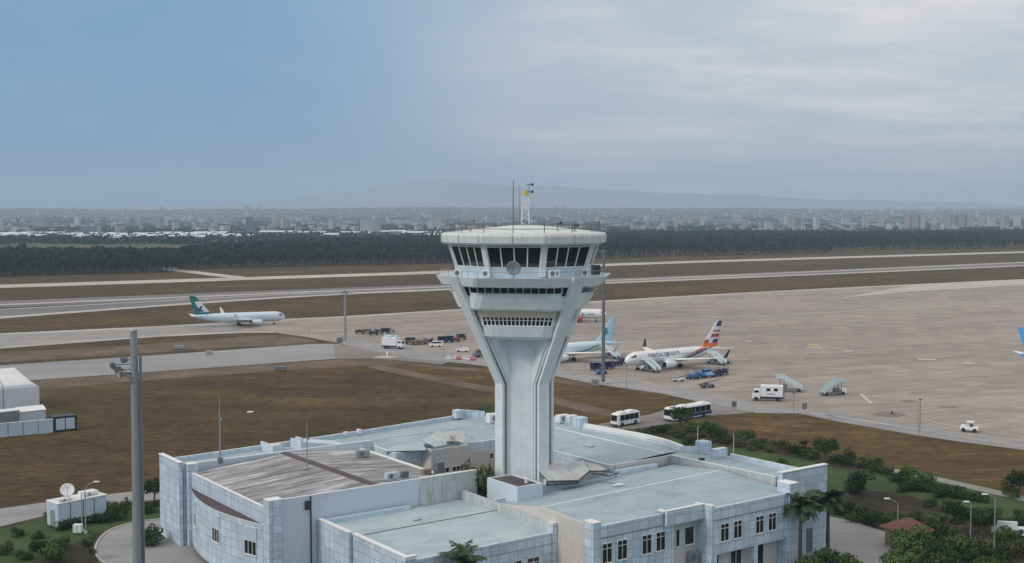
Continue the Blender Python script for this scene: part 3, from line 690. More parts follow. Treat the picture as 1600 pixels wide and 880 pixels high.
# courtyard face of the rear strip: tiled fascia above plain render
for a_, c_, zt_ in (((-1.7, 26.17), (2.5, 26.17), 8.7), ((9.4, 26.17), (17.7, 26.17), 8.7), ((17.77, 26), (17.77, 1.7), 8.8)):
    b = MB(); wallseg(a_, c_, -.02, 0, zt_, b, 4, 4); b.build('render_panel', WM, REAR)
for u in (10.75, 15.1): window(REAR, (u, 26.13), -math.pi/2, .75, .95, 1, False, 7.3)
for w in (22, 18): window(REAR, (17.73, w), math.pi, .8, 1, 1, False, 6.4)
# projecting stair block with torn roof sheets
b = MB(); sb = [(2.6, 23.6), (9.3, 23.6), (9.3, 28), (2.6, 28)]; si = ringwall(sb, .3, 0, 10.55, b, 4, 4, 2); b.face([(p.x, p.y, 9.9) for p in si], 3); STAIR = b.build('stair_block_wall', WM, OB)
for u in (5.0, 6.9): window(STAIR, (u, 23.57), -math.pi/2, 1.4, .8, 2, False, 6.9)

def torn(name, parent, panels, m='sheet', th=.05):
    b = MB()
    for pts in panels:
        p = [Vector(q) for q in pts]; n = (p[1]-p[0]).cross(p[-1]-p[0]).normalized()*th
        c = sum(p, Vector())/len(p)
        # a crease: fan over a slightly lifted centre
        c = c+n.normalized()*.18
        for i in range(len(p)):
            j = (i+1) % len(p); b.face([p[i], p[j], c], 0); b.face([p[j]-n, p[i]-n, c-n], 0); b.face([p[i]-n, p[j]-n, p[j], p[i]], 1)
    return b.build(name, [m, 'greyd'], parent)
torn('bent_roof_sheet', STAIR, [[(1.6, 23.4, 10.7), (3.8, 27.9, 11.0), (1.4, 31.5, 10.2), (-2.8, 28.6, 10.15)], [(3.8, 24.5, 10.7), (5.9, 24.2, 10.9), (5.7, 28.6, 11.6), (3.8, 28.4, 11.2)]], 'roof_lt')
torn('bent_roof_sheet', STAIR, [[(5.8, 24.6, 11.0), (7.9, 26.3, 11.9), (7.0, 29.2, 12.1), (5.2, 28.0, 11.5)], [(8.7, 24.2, 10.8), (10.3, 26.0, 11.9), (9.0, 28.4, 12.0), (7.8, 26.4, 11.2)], [(10.3, 24.5, 11.2), (11.8, 25.8, 10.9), (11.0, 27.6, 11.4), (10.0, 26.4, 11.9)]])

# --- old roof wing on the left with the bowed wall
b = MB()
wallseg((-28.6, 7.0), (-9.6, 7.0), .35, 0, 11.0, b, 2, 1); wallseg((-3.9, 7.45), (-3.9, 32.9), .3, 0, 9.75, b, 2, 1)
OLD = b.build('old_wing_wall', WM, OB)
b = MB(); wallseg((-9.6, 6.75), (-.8, 6.75), .6, 0, 11.05, b, 3, 1); wallseg((-9.6, 6.66), (-.85, 6.66), -.0, 0, 0, b) if False else None
b.box(-9.5, -4.6, 6.70, 6.75, 9.05, 9.2, 3); b.build('screen_wall', WM, OLD)
b = MB(); b.box(-30.75, -29.35, 31.9, 33.3, 0, 11.1, 0); b.box(-30.75, -29.35, 31.9, 33.3, 11.1, 11.18, 1); b.build('corner_pillar', WM, OLD)
b = MB(); b.box(-30.45, -28.6, 6.75, 8.3, 0, 11.05, 0); b.box(-30.45, -28.6, 6.75, 8.3, 11.05, 11.13, 1); b.build('corner_pillar', WM, OLD)
b = MB(); wallseg((-30.25, 31.9), (-30.25, 8.3), .35, 7.85, 9.95, b, 0, 1); b.build('fascia', WM, OLD)
# bowed wall
def bow(w): s = (w-8.3)/(31.9-8.3); return -30.3-2.05*max(0, math.sin(math.pi*s))**.85
b = MB(); N = 26; ws = [31.9-(31.9-8.3)*k/N for k in range(N+1)]; z0, z1 = .75, 7.85
arc = [0]
for k in range(N):
    a, c = (bow(ws[k]), ws[k]), (bow(ws[k+1]), ws[k+1])
    b.face([(*a, z0), (*c, z0), (*c, z1), (*a, z1)], 0)
    b.face([(-29.9, ws[k], z0), (-29.9, ws[k+1], z0), (*c, z0), (*a, z0)], 1)
o = b.build('bowed_wall', ['tile', 'dark'], OLD)
# continuous metric coordinates round the bow
me = o.data; L = me.uv_layers[0].data; acc = {0: 0.0}
for k in range(N): acc[k+1] = acc[k]+math.hypot(bow(ws[k+1])-bow(ws[k]), ws[k+1]-ws[k])
for p in me.polygons:
    for li in p.loop_indices:
        co = me.vertices[me.loops[li].vertex_index].co; k = min(range(N+1), key=lambda i: abs(ws[i]-co.y)); L[li].uv = (acc[k], co.z)
BOW = o
b = MB(); b.face([(-29.9, ws[0], 7.86)]+[(bow(w)+.02, w, 7.86) for w in ws]+[(-29.9, ws[-1], 7.86)], 0)
for k in range(N):
    b.face([(bow(ws[k]), ws[k], 7.86), (bow(ws[k+1]), ws[k+1], 7.86), (bow(ws[k+1]), ws[k+1], 7.98), (bow(ws[k]), ws[k], 7.98)], 1)
b.build('bow_ledge', ['purple', 'coping'], OLD)
b = MB(); wallseg((-29.9, 31.8), (-29.9, 8.4), .3, 0, 7.7, b, 2, 2); b.build('plinth_wall', WM, OLD)
for w, cols, wd in ((27.2, 2, 1.3), (18.4, 3, 2.0), (10.7, 3, 2.3)):
    e = .2; az = math.atan2(-(bow(w+e)-bow(w-e)), 2*e); nx, ny = -1.0, (bow(w+e)-bow(w-e))/(2*e); az = math.atan2(ny, nx)
    window(BOW, (bow(w)-.0, w), az, wd, 1.75, cols, False, 3.9, .12)
    d = Vector((math.cos(az), math.sin(az), 0)); t = Vector((-d.y, d.x, 0)); b = MB(); c = Vector((bow(w), w, 0))
    q = lambda x, z, k: c+t*x+d*k+Vector((0, 0, z))
    b.loft([[q(-wd/2, 5.75, -.1), q(wd/2, 5.75, -.1), q(wd/2, 5.75, .10), q(-wd/2, 5.75, .10)], [q(-wd/2, 7.3, -.1), q(wd/2, 7.3, -.1), q(wd/2, 7.3, .10), q(-wd/2, 7.3, .10)]])
    b.build('infill_panel', 'bluew', BOW)
# gabled sheet roof, with the dark ridge strip
b = MB()
def grid(p00, p10, p11, p01, nx, ny, m):
    f = lambda s, t: (Vector(p00).lerp(Vector(p10), s)).lerp(Vector(p01).lerp(Vector(p11), s), t)
    for i in range(nx):
        for j in range(ny): b.face([f(i/nx, j/ny), f((i+1)/nx, j/ny), f((i+1)/nx, (j+1)/ny), f(i/nx, (j+1)/ny)], m)
grid((-29.95, 8.3, 9.9), (-16.2, 8.3, 10.8), (-16.8, 32.9, 10.8), (-29.95, 31.9, 9.9), 6, 8, 0)
grid((-14.8, 8.3, 10.8), (-4.05, 8.3, 9.95), (-4.05, 32.9, 9.95), (-15.4, 32.9, 10.8), 6, 8, 0)
b.face([(-28.6, 7.35, 10.0), (-16.2, 7.35, 10.8), (-16.2, 8.3, 10.8), (-28.6, 8.3, 10.0)], 0); b.face([(-14.8, 7.35, 10.8), (-4.05, 7.35, 9.95), (-4.05, 8.3, 9.95), (-14.8, 8.3, 10.8)], 0)
b.build('sheet_roof', 'oldroof', OLD, False)
b = MB(); b.loft([[(-16.3, 7.36, 10.78), (-14.7, 7.36, 10.78), (-15.3, 7.36, 10.93), (-15.7, 7.36, 10.93)], [(-16.9, 32.94, 10.78), (-15.3, 32.94, 10.78), (-15.9, 32.94, 10.93), (-16.3, 32.94, 10.93)]]); b.build('ridge_cap', 'purple', OLD, False)
b = MB(); b.box(-4.1, -3.55, 7.4, 32.9, 9.76, 10.08); b.build('eave_trim', 'coping', OLD, False)
b = MB(); b.box(-30.3, -29.9, 8.3, 31.9, 9.955, 9.99); b.build('eave_trim', 'coping', OLD, False)
b = MB(); b.tube((-24.95, 6.9, 0), (-24.95, 6.9, 10.9), .09, .09, 8); b.box(-25.7, -25.1, 6.72, 6.98, 9.35, 10.4); b.build('drain_pipe', 'dark', OLD)
b = MB()
b.box(-31.75, -31.25, 32.6, 40.2, 0, 11.35, 0); b.box(-31.85, -31.15, 32.5, 40.3, 11.352, 11.45, 1); b.box(-31.25, -30.8, 33.35, 33.75, 0, 10.8, 0); b.build('end_wall', WM, REAR)
window(REAR, (-31.0, 33.5), -math.pi/2, .9, 2.2, 1, False, 3.4)

# --- low front centre wing
b = MB()
wallseg((-24.1, 6.7), (-24.1, -1.1), .4, 0, 8.0, b, 0, 0); wallseg((-23.65, -1.1), (-23.65, -12.75), .4, 0, 7.85, b, 0, 0)
wallseg((-23.65, -13.1), (-3.7, -13.1), .35, 0, 7.45, b, 0, 0)
LOW = b.build('low_wing_wall', WM, OB)
b = MB(); b.box(-24.2, -23.6, -1.1, 6.72, 8.0, 8.12); b.box(-23.75, -23.15, -12.6, -1.14, 7.85, 7.97); b.box(-23.8, -22.3, -13.2, -12.6, 7.55, 7.97); b.build('coping', 'coping', LOW, False)
b = MB(); wallseg((-3.02, -12.19), (-3.02, 6.7), .45, 0, 8.35, b, 3, 3, 8.75); b.box(-3.7, -3.02, -13.25, -12.2, 0, 8.5, 0); b.box(-3.7, -3.02, -13.25, -12.2, 8.5, 8.6, 1); b.build('parapet', WM, LOW)
b = MB()
b.face([(-23.3, -12.75, 7.35), (-3.4, -12.75, 7.35), (-3.4, -1.6, 7.72), (-23.25, -1.6, 7.62)], 0); b.face([(-23.7, -1.6, 7.62), (-3.4, -1.6, 7.72), (-3.4, 6.7, 7.5), (-23.7, 6.7, 7.4)], 0)
b.build('roof', 'roof_lt', LOW, False)
b = MB(); b.loft([[(-23.1, -1.68, 7.6), (-23.1, -1.48, 7.6), (-23.1, -1.48, 7.68), (-23.1, -1.68, 7.68)], [(-3.45, -1.68, 7.7), (-3.45, -1.48, 7.7), (-3.45, -1.48, 7.78), (-3.45, -1.68, 7.78)]]); b.build('roof_seam', 'greyd', LOW, False)
b = MB(); b.box(-23.2, -11.5, 5.9, 6.65, 7.3, 7.95); b.build('roof_duct', 'bluew', LOW, False)
b = MB(); b.loft([[(-14.5, .3, 7.62), (-13.3, .35, 7.64), (-13.3, .4, 7.64), (-14.5, .35, 7.62)], [(-14.5, .32, 7.7), (-13.3, .36, 7.75), (-13.3, .38, 7.75), (-14.5, .34, 7.7)]]); b.build('roof_strap', 'greyd', LOW, False)
b = MB(); b.box(-23.4, -3.72, -13.12, -13.08, 6.10, 6.16); b.build('fascia_joint', 'greyd', LOW, False)
for u in (-9.05, -6.5, -14.2): window(LOW, (u, -13.13), -math.pi/2, 1.75, 2.3, 2, True, 2.75)
for w in (-7.5,): window(LOW, (-23.68, w), math.pi, 1.75, 2.3, 2, True, 3.6)
for u in (-9.5, -18):
    b = MB(); b.box(u-.22, u+.22, -13.2, -13.1, 0, 6.05); b.build('pilaster', 'tile', LOW)

# --- front right wing
WF = ['tile', 'coping', 'stucco', 'stucco_old', 'beige']
b = MB()
wallseg((-3.0, .2), (-3.0, -10), .35, 0, 8.15, b, 4, 4, 9.72); wallseg((-3.0, -10), (-3.0, -18.6), .35, 0, 9.72, b, 4, 4, 9.5)   # plain side wall
wallseg((-2.4, -20.2), (9.2, -20.2), .35, 0, 9.52, b, 0, 0)
wallseg((7.4, -20.85), (13.4, -20.85), .35, 8.1, 9.6, b, 0, 1)                  # bay fascia
wallseg((13.4, -22.25), (27, -22.25), .35, 3.9, 9.62, b, 0, 0)
wallseg((13.4, -19.3), (13.4, -22.2), .34, 0, 9.85, b, 0, 1)
wallseg((9.2, -19.6), (13.4, -19.6), .3, 0, 8.6, b, 4, 4); b.box(7.4, 13.4, -20.49, -19.3, 8.1, 8.2, 4)
FRONT = b.build('front_wing_wall', WF, OB)
b = MB(); b.box(-3.5, -2.4, -20.4, -18.7, 0, 10.0, 0); b.box(-3.55, -2.35, -20.45, -18.65, 10.0, 10.09, 1); b.build('corner_pillar', WF, FRONT)
b = MB(); b.box(27, 28.6, -22.5, -20.4, 0, 10.75, 0); b.box(26.95, 28.65, -22.55, -20.35, 10.75, 10.84, 1); b.build('corner_pillar', WF, FRONT)
b = MB(); b.box(29.2, 38.1, -19.3, -18.7, 0, 11.35, 0); b.box(29.1, 38.2, -19.4, -18.6, 11.352, 11.46, 1); b.build('end_wall', WF, FRONT)
b = MB(); b.box(7.3, 13.5, -20.95, -20.45, 9.86, 9.98); b.box(13.35, 13.85, -22.35, -20.95, 9.862, 9.982); b.box(7.3, 7.8, -20.45, -19.3, 9.72, 9.86); b.box(7.4, 13.4, -20.83, -20.52, 9.6, 9.86); b.build('coping', 'coping', FRONT, False)
b = MB()
b.face([(-2.65, -19.85, 9.42), (28.6, -20.4, 9.5), (28.6, -9.2, 10.02), (-2.65, -9.9, 9.66)], 0); b.face([(-2.65, -9.9, 9.66), (28.6, -9.2, 10.02), (28.6, .2, 9.2), (-2.65, .2, 8.12)], 0)
b.face([(13.8, -21.9, 9.45), (27, -21.9, 9.5), (27, -20.36, 9.5), (13.8, -20.1, 9.48)], 0)
b.face([(7.45, -20.5, 9.43), (13.4, -20.5, 9.46), (13.4, -20.1, 9.48), (7.45, -20, 9.46)], 0)
b.build('roof', 'roof', FRONT, False)
b = MB(); b.loft([[(-2.6, -10.02, 9.64), (-2.6, -9.78, 9.64), (-2.6, -9.78, 9.74), (-2.6, -10.02, 9.74)], [(28.5, -9.32, 10.0), (28.5, -9.08, 10.0), (28.5, -9.08, 10.1), (28.5, -9.32, 10.1)]]); b.build('ridge_cap', 'coping', FRONT, False)
b = MB(); wallseg((-2.6, .55), (17.6, .55), -.35, 0, 8.6, b, 2, 1, 9.3); b.box(3.6, 7.2, .25, .8, 8.5, 9.35, 0); b.box(17.9, 25.5, .2, 1.1, 8.8, 9.65, 0); b.build('parapet', WF, FRONT)
b = MB(); b.box(-2.38, 7.38, -20.23, -20.2, 8.04, 8.11); b.box(13.6, 27, -22.28, -22.25, 8.04, 8.11); b.build('fascia_joint', 'greyd', FRONT, False)
for u in (-1.35, .95, 4.75, 6.95): window(FRONT, (u, -20.23), -math.pi/2, 1.5, 2.3, 2, True, 5.15)
for u in (15.55, 17.8, 21.7, 24.0): window(FRONT, (u, -22.28), -math.pi/2, 1.45, 2.2, 2, True, 5.35)
for u, w_ in ((10.3, .65), (12.2, 1.6)): window(FRONT, (u, -19.63), -math.pi/2, w_, 2.2, 1, False, 4.9)
b = MB(); b.box(13.4, 26.9, -20.6, -20.3, 0, 3.9); b.build('recess_wall', 'beige', FRONT)
for u, w_ in ((15.5, 1.6), (19.3, 2.0), (23.2, 2.2)): window(FRONT, (u, -20.62), -math.pi/2, w_, 2.7, 2, False, .6)
b = MB(); b.box(13.8, 14.4, -22.2, -21.6, 0, 3.9); b.box(20.9, 21.5, -22.2, -21.6, 0, 3.9); b.build('column', 'tile', FRONT)
b = MB(); b.box(34.1, 35.3, -19.36, -19.31, .1, 3.3); b.build('door', 'greyd', FRONT); window(FRONT, (30.9, -19.33), -math.pi/2, 1.0, 1.1, 1, False, 1.6)
window(FRONT, (34.0, -19.33), -math.pi/2, 1.2, 1.6, 2, False, 4.3); window(FRONT, (36.6, -19.33), -math.pi/2, 1.2, 1.6, 3, False, 5.2)
# planter block before the tower
b = MB(); pb = [(-.9, -2.4), (3.1, -2.4), (3.1, 4.3), (-.9, 4.3)]; pi_ = ringwall(pb, .25, 5.0, 10.45, b, 0, 1, 2); PL = b.build('planter_block', ['stucco', 'coping', 'stucco'], OB)
b = MB(); b.face([(p.x, p.y, 10.3) for p in pi_], 0); b.build('planter_top', 'wetroof', PL, False)
b = MB(); b.tube((1.9, -.5, 10.3), (1.9, -.5, 10.8), .22, .18, 8); b.tube((1.9, -.5, 10.8), (1.9, -.5, 11.0), .3, .1, 8); b.build('roof_vent', 'white', PL)
# torn skylight sheets behind the front roof
b = MB(); b.box(6.2, 15.5, .9, 3.3, 8.6, 9.9); SK = b.build('skylight_curb', 'white', OB)
torn('bent_roof_sheet', SK, [[(5.2, -.9, 10.2), (9.3, -2.0, 9.95), (11.0, 3.2, 10.9), (5.8, 3.4, 11.5)], [(9.3, -2.0, 9.95), (12.4, -.6, 10.6), (14.0, 2.6, 11.2), (11.0, 3.2, 10.9)], [(12.6, -.9, 10.3), (16.2, .2, 10.1), (16.6, 2.4, 10.3), (14.2, 2.5, 11.0)]])
b = MB()
for pts in ([(5.2, -1.0, 10.12), (9.3, -2.1, 9.85), (12.4, -.7, 10.5), (15.8, -.6, 10.05), (17.2, .9, 9.9)], [(5.2, -1.0, 10.12), (5.1, -.6, 9.6), (9.2, -2.15, 9.55)], [(12.5, -.9, 10.25), (14.6, -2.0, 9.8), (17, -1.2, 9.75)]): b.path(pts, .09, 5)
b.build('bent_frame', 'dark', SK)
torn('fallen_sheet', FRONT, [[(11.2, -6.9, 9.86), (12.6, -7.3, 9.9), (12.9, -6.9, 9.92), (11.5, -6.4, 9.9)]], 'coping')
b = MB(); b.path([(9.2, -1.6, 9.6), (11.7, -5.2, 9.85), (12.3, -7.0, 9.95)], .07, 5); b.build('fallen_frame', 'greyd', FRONT)
b = MB(); b.loft([[(23.4, 12.4, 10.32), (24.3, 12.4, 10.36), (24.3, 14.2, 10.36), (23.4, 14.2, 10.32)], [(23.4, 12.4, 10.5), (24.3, 12.4, 10.5), (24.3, 14.2, 10.5), (23.4, 14.2, 10.5)]]); b.build('roof_vent', 'roof_lt', REAR)
for u, w_ in ((31.5, -2.5), (30.2, -8.7)):
    b = MB(); b.box(u-.35, u+.35, w_-.25, w_+.25, 9.94, 10.25); b.build('roof_vent', 'dark', REAR)
# upstand roofs on the rear strip, left
b = MB(); b.loft([[(-11.6, 36.4, 9.93), (-4.4, 36.4, 9.93), (-4.4, 40.6, 9.93), (-11.6, 40.6, 9.93)], [(-11.6, 36.4, 11.3), (-4.4, 36.4, 10.1), (-4.4, 40.6, 10.1), (-11.6, 40.6, 11.3)]], 0); b.box(-11.95, -11.6, 36.3, 38.2, 9.93, 11.9); b.box(-16.1, -15.8, 37.0, 41.3, 9.93, 11.2)
b.loft([[(-15.8, 37.2, 9.93), (-11.9, 37.2, 9.93), (-11.9, 37.5, 9.93), (-15.8, 37.5, 9.93)], [(-15.8, 37.2, 11.1), (-11.9, 37.2, 10.2), (-11.9, 37.5, 10.2), (-15.8, 37.5, 11.1)]])
b.build('roof_upstand', 'stucco', REAR)
b = MB(); b.box(1.0, 1.6, 42.6, 43.2, 10.2, 10.9); b.box(-1.5, -.9, 42.4, 42.9, 10.2, 10.8); b.build('parapet_block', 'coping', REAR)

# free-standing units resting on the roofs
def on_roof(px, py, z): p = P(px, py, z); return (p.x, p.y, z)
p = Vector((12.4, -20.1, 0)); q = OBM @ p
ac_unit('air_conditioner', 'large grey air conditioner standing in the recessed bay of the front wing', (q.x, q.y, 2.6), ROT, 1.3, .5, 1.6, None, 'grey')
b = MB(); b.box(11.6, 13.2, -20.45, -19.6, 2.4, 2.6); b.build('bracket', 'greyd', FRONT)
ac_unit('air_conditioner', 'grey air conditioner on the weathered roof close to its rear wall', on_roof(567, 714, 10.2), R(15), 1.9, 1.0, 1.0, None, 'grey')
ac_unit('air_conditioner', 'dark air conditioner near the right edge of the weathered roof', on_roof(632, 748, 10.2), R(30), 1.0, .7, 1.0, None, 'greyd')
ac_unit('air_conditioner', 'pale air conditioner beside the brown ridge end of the weathered roof', on_roof(611, 749, 10.4), R(36), 1.6, .7, .9, None, 'bluew')
ac_unit('air_conditioner', 'red-fronted roof unit by the right corner of the weathered roof', on_roof(666, 742, 10.0), R(36), 1.3, .7, .8, None, 'dusty')
ac_unit('air_conditioner', 'dark tall roof unit next to the red-fronted one', on_roof(686, 739, 10.1), R(36), 1.2, .9, 1.5, None, 'greyd')
ac_unit('air_conditioner', 'white twin-fan unit on the strip roof behind the weathered roof', on_roof(428, 706, 9.95), R(20), 2.0, .9, 1.1, None, 'white')
ac_unit('air_conditioner', 'white chiller on the rear roof just right of the tower shaft', on_roof(879, 660, 10.0), R(36), 2.2, 1.2, 1.3, None, 'white')
ac_unit('air_conditioner', 'second white chiller on the rear roof, right of the first one by the tower', on_roof(893, 660, 10.0), R(36), 1.9, 1.2, 1.2, None, 'white')
ac_unit('air_conditioner', 'white unit on the rear roof just left of the tower shaft', on_roof(772, 660, 9.95), R(36), 2.6, 1.3, 1.5, None, 'white')
def roof_rod(px, py, ytop, z, label, r=.06, m='grey'):
    p = P(px, py, z); s = F/p.y; zt = CH-(ytop-335)/s; t = thing('antenna', label, 'antenna', (p.x, p.y, z))
    b = MB(); b.tube((0, 0, 0), (0, 0, (zt-z)*.75), r, r*.8, 6); b.tube((0, 0, (zt-z)*.75), (0, 0, zt-z), r*.6, r*.35, 6); b.build('rod', m, t)
    b = MB(); b.bevbox(-.35, .35, -.3, .3, -.5, .25, .04); b.build('base_box', 'greyd', t)
    b = MB(); b.bevbox(.06, .3, -.1, .1, (zt-z)*.62, (zt-z)*.66, .02); b.build('clamp', m, t)
roof_rod(344, 718, 621, 11.05, 'tall thin mast on the wall above the weathered roof, left', .13, 'grey')
roof_rod(480, 736, 660, 10.55, 'shorter thin mast standing on the weathered roof by its ridge', .09, 'grey')
b = MB()

# ------------------------------------------------------------------ airliners
def airliner(label, nose_xy, heading, L=38.0, livery=None, mats=(), engine_mat='white', fin_mats=None, fin_rule=None, stab_mat='white', wing_mat='white', tip_mat='white', zc=3.35, tail_h=12.4, body='white'):
    d = Vector((math.cos(heading), math.sin(heading), 0))
    base = Vector((*nose_xy, 0))-d*(L/2)
    t = thing('airliner', label, 'airplane', base, heading)
    k = L/38.0; rad = 1.93
    def X(s): return L/2-s*k           # s = metres behind the nose (38 m scale)
    def sect(s):
        if s < 5: r = rad*math.sqrt(max(0.0, 1-(1-s/5.0)**2.2)); z = zc-(rad-r)*.32
        elif s < 23.5: r = rad; z = zc
        else:
            q = (s-23.5)/14.5; r = rad*(1-q**1.35)+.22*q; z = zc+(rad-r)*.72
        return max(r, .03), z
    ss = [0, .08, .25, .5, .9, 1.4, 2, 2.7, 3.5, 4.3, 5]+[5+.28*i for i in range(1, 66)]+[23.5+.3*i for i in range(1, 49)]; ss = [s for s in ss if s <= 38]; ss[-1] = 38
    if livery:
        ss = [s_+ (t_-s_)*k_/3 for s_, t_ in zip(ss[:-1], ss[1:]) for k_ in range(3)]+[38]
    n = 96 if livery else 40; b = MB(); rings = []
    for s in ss:
        r, z = sect(s); rings.append([(X(s), r*math.cos(2*math.pi*j/n), z+r*1.04*math.sin(2*math.pi*j/n)) for j in range(n)])
    def fm(kx, j):
        s = (ss[kx]+ss[kx+1])/2; a = 2*math.pi*(j+.5)/n; r, z = sect(s)
        zz = math.sin(a); yy = math.cos(a)
        # cockpit glazing
        if 1.3 < s < 3.0 and .38 < zz < .72-(3.0-s)*.05 and s > 1.2+max(0, .0): return 1
        # cabin windows as a row of small panes
        if 6 < s < 31.5 and .17 < zz < .33 and (int(s/.28) % 2 == 0) and not (17 < s < 17.6): return 2
        if livery:
            q = livery(s, zz, yy, z+r*zz)
            if q: return q+2
        return 0
    b.loft(rings, fm, True, True)
    fus = b.build('fuselage', [body, 'dark', 'windowgrey']+list(mats), t, False)
    for s_ in (5.2, 31.6):
        for sd in (-1, 1):
            r, z = sect(s_); b = MB()
            b.loft([[(X(s_)+.42, sd*r*1.004, z-.35), (X(s_)-.42, sd*r*1.004, z-.35), (X(s_)-.42, sd*r*.97, z-.35), (X(s_)+.42, sd*r*.97, z-.35)], [(X(s_)+.42, sd*r*.87, z+1.05), (X(s_)-.42, sd*r*.87, z+1.05), (X(s_)-.42, sd*r*.83, z+1.05), (X(s_)+.42, sd*r*.83, z+1.05)]])
            b.build('door', 'doorgrey', fus, False)
    def foil(p0, c0, p1, c1, th0, th1, m, name, vertical=False, fmat=None, parent=t):
        b = MB(); prof = [(0, 0), (.08, .55), (.3, 1), (.6, .75), (1, .06), (1, -.06), (.6, -.55), (.3, -.75), (.08, -.5)]
        N_ = 14; rr_ = []
        for i in range(N_+1):
            q = i/N_; p = Vector(p0).lerp(Vector(p1), q); c = c0+(c1-c0)*q; th = th0+(th1-th0)*q
            rr_.append([(p.x-c*a, p.y+(th*h/2 if vertical else 0), p.z+(0 if vertical else th*h/2)) for a, h in prof])
        b.loft(rr_, (lambda kx, j: fmat((kx+.5)/N_, prof[j][0])) if fmat else 0, True, True)
        return b.build(name, m, parent, False)
    for sd in (-1, 1):
        w = foil((X(12.6), sd*1.5, zc-1.05), 7.6*k, (X(21.6), sd*17.0, zc+.55), 1.7*k, .9, .22, [wing_mat], 'wing')
        foil((X(21.65), sd*17.0, zc+.55), 1.65*k, (X(23.0), sd*17.75, zc+2.9), .75*k, .16, .07, [tip_mat], 'winglet', True, None, w)
        # engine with pylon
        b = MB(); prof = [(10.4, .86), (10.45, .98), (11.2, 1.12), (12.6, 1.12), (13.9, .92), (14.5, .72)]; nn = 24; ez, ey = zc-1.72, sd*5.0
        b.loft([[(X(s), ey+r*math.cos(2*math.pi*j/nn), ez+r*math.sin(2*math.pi*j/nn)) for j in range(nn)] for s, r in prof], 0, False, True)
        b.loft([[(X(s), ey+r*math.cos(2*math.pi*j/nn), ez+r*math.sin(2*math.pi*j/nn)) for j in range(nn)] for s, r in ((10.9, .86), (10.4, .86))], 1, False, True)
        b.face([(X(11.0), ey+.88*math.cos(-2*math.pi*j/nn), ez+.88*math.sin(-2*math.pi*j/nn)) for j in range(nn)], 1); b.tube((X(14.4), ey, ez), (X(15.3), ey, ez), .5, .12, 12, 1)
        b.box(X(15.0), X(11.6), ey-.12, ey+.12, ez+.9, ez+1.35, 0)
        b.build('engine', [engine_mat, 'dark'], t, False)
        foil((X(32.6), sd*.6, zc+.95), 3.6*k, (X(36.6), sd*6.6, zc+1.45), 1.4*k, .35, .12, [stab_mat], 'stabilizer')
    foil((X(29.6), 0, zc+1.55), 6.6*k, (X(36.0), 0, tail_h), 2.5*k, .55, .2, fin_mats or ['white'], 'tail_fin', True, fin_rule)
    for s_, y_, r_ in ((4.6, 0, .38), (18.6, -2.86, .56), (18.6, 2.86, .56)):
        b = MB(); b.tube((X(s_), y_, r_), (X(s_), y_*.95, zc-1.5), .13, .16, 8)
        for o_ in (-.28, .28): b.wheel((X(s_), y_+o_, r_), r_, .3, 1)
        b.build('landing_gear', ['grey', 'rubber'], t, False)
    return t, X, sect, fus
M['windowgrey'] = mat('cabin window glass', (.22, .26, .30), .2); M['doorgrey'] = mat('door outline grey', (.55, .58, .60), .4)
def side_text(parent, txt, size, X, sect, s0, zrel, side, m):
    """lettering wrapped on the fuselage flank"""
    cu = bpy.data.curves.new('lettering', 'FONT'); cu.body = txt; cu.size = size; cu.align_x = 'LEFT'; cu.resolution_u = 3; cu.offset = .025
    tmp = bpy.data.objects.new('lettering', cu); COL.objects.link(tmp); bpy.context.view_layer.update()
    me = bpy.data.meshes.new_from_object(tmp.evaluated_get(bpy.context.evaluated_depsgraph_get())); COL.objects.unlink(tmp); bpy.data.objects.remove(tmp)
    for v in me.vertices:
        s = s0+v.co.x if side > 0 else s0-v.co.x
        r, z = sect(s); zz = zrel+v.co.y
        y = math.sqrt(max(.01, r*r-(zz/1.04)**2))+.03
        v.co = Vector((X(s), side*y, z+zz))
    me.materials.clear(); me.materials.append(M[m]); me.name = 'lettering'
    o = bpy.data.objects.new('lettering', me); COL.objects.link(o); o.parent = parent; return o
def emblem(parent, polys, m, name='emblem'):
    b = MB()
    for side in (-1, 1):
        for pts in polys:
            p = [(x, side*y, z) for x, y, z in pts]; b.face(p if side > 0 else p[::-1], 0)
    return b.build(name, m, parent, False)

# green-tailed airliner rolling along the taxiway (heading right)
npos = P(445, 506); tpos = P(306, 511)
hd = math.atan2(npos.y-tpos.y, npos.x-tpos.x)
def fin_green(f, c):
    return 0 if (f > .68 or (f < .12 and c > .0) or c > .93) else 1
a1, X1, sc1, fu1 = airliner('white airliner with green tail and bird emblem rolling on the taxiway', (P(445.5, 506.5).x, P(445.5, 506.5).y), hd, 37.6, None, (), 'icewhite', ['green', 'white'], fin_green, tip_mat='white', body='icewhite')
c = []
for k in range(1): pass
def fin_y(): return .34
emblem(a1, [[(-14.2, .30, 8.6), (-15.0, .30, 8.2), (-15.7, .30, 7.2), (-15.2, .30, 6.6), (-14.6, .30, 7.2)], [(-16.6, .30, 8.3), (-15.6, .30, 7.4), (-15.2, .30, 7.0), (-15.5, .30, 6.7), (-16.5, .30, 7.5)], [(-13.6, .32, 6.6), (-15.3, .32, 7.0), (-15.4, .32, 6.5), (-14.2, .32, 6.1)]], 'navy')
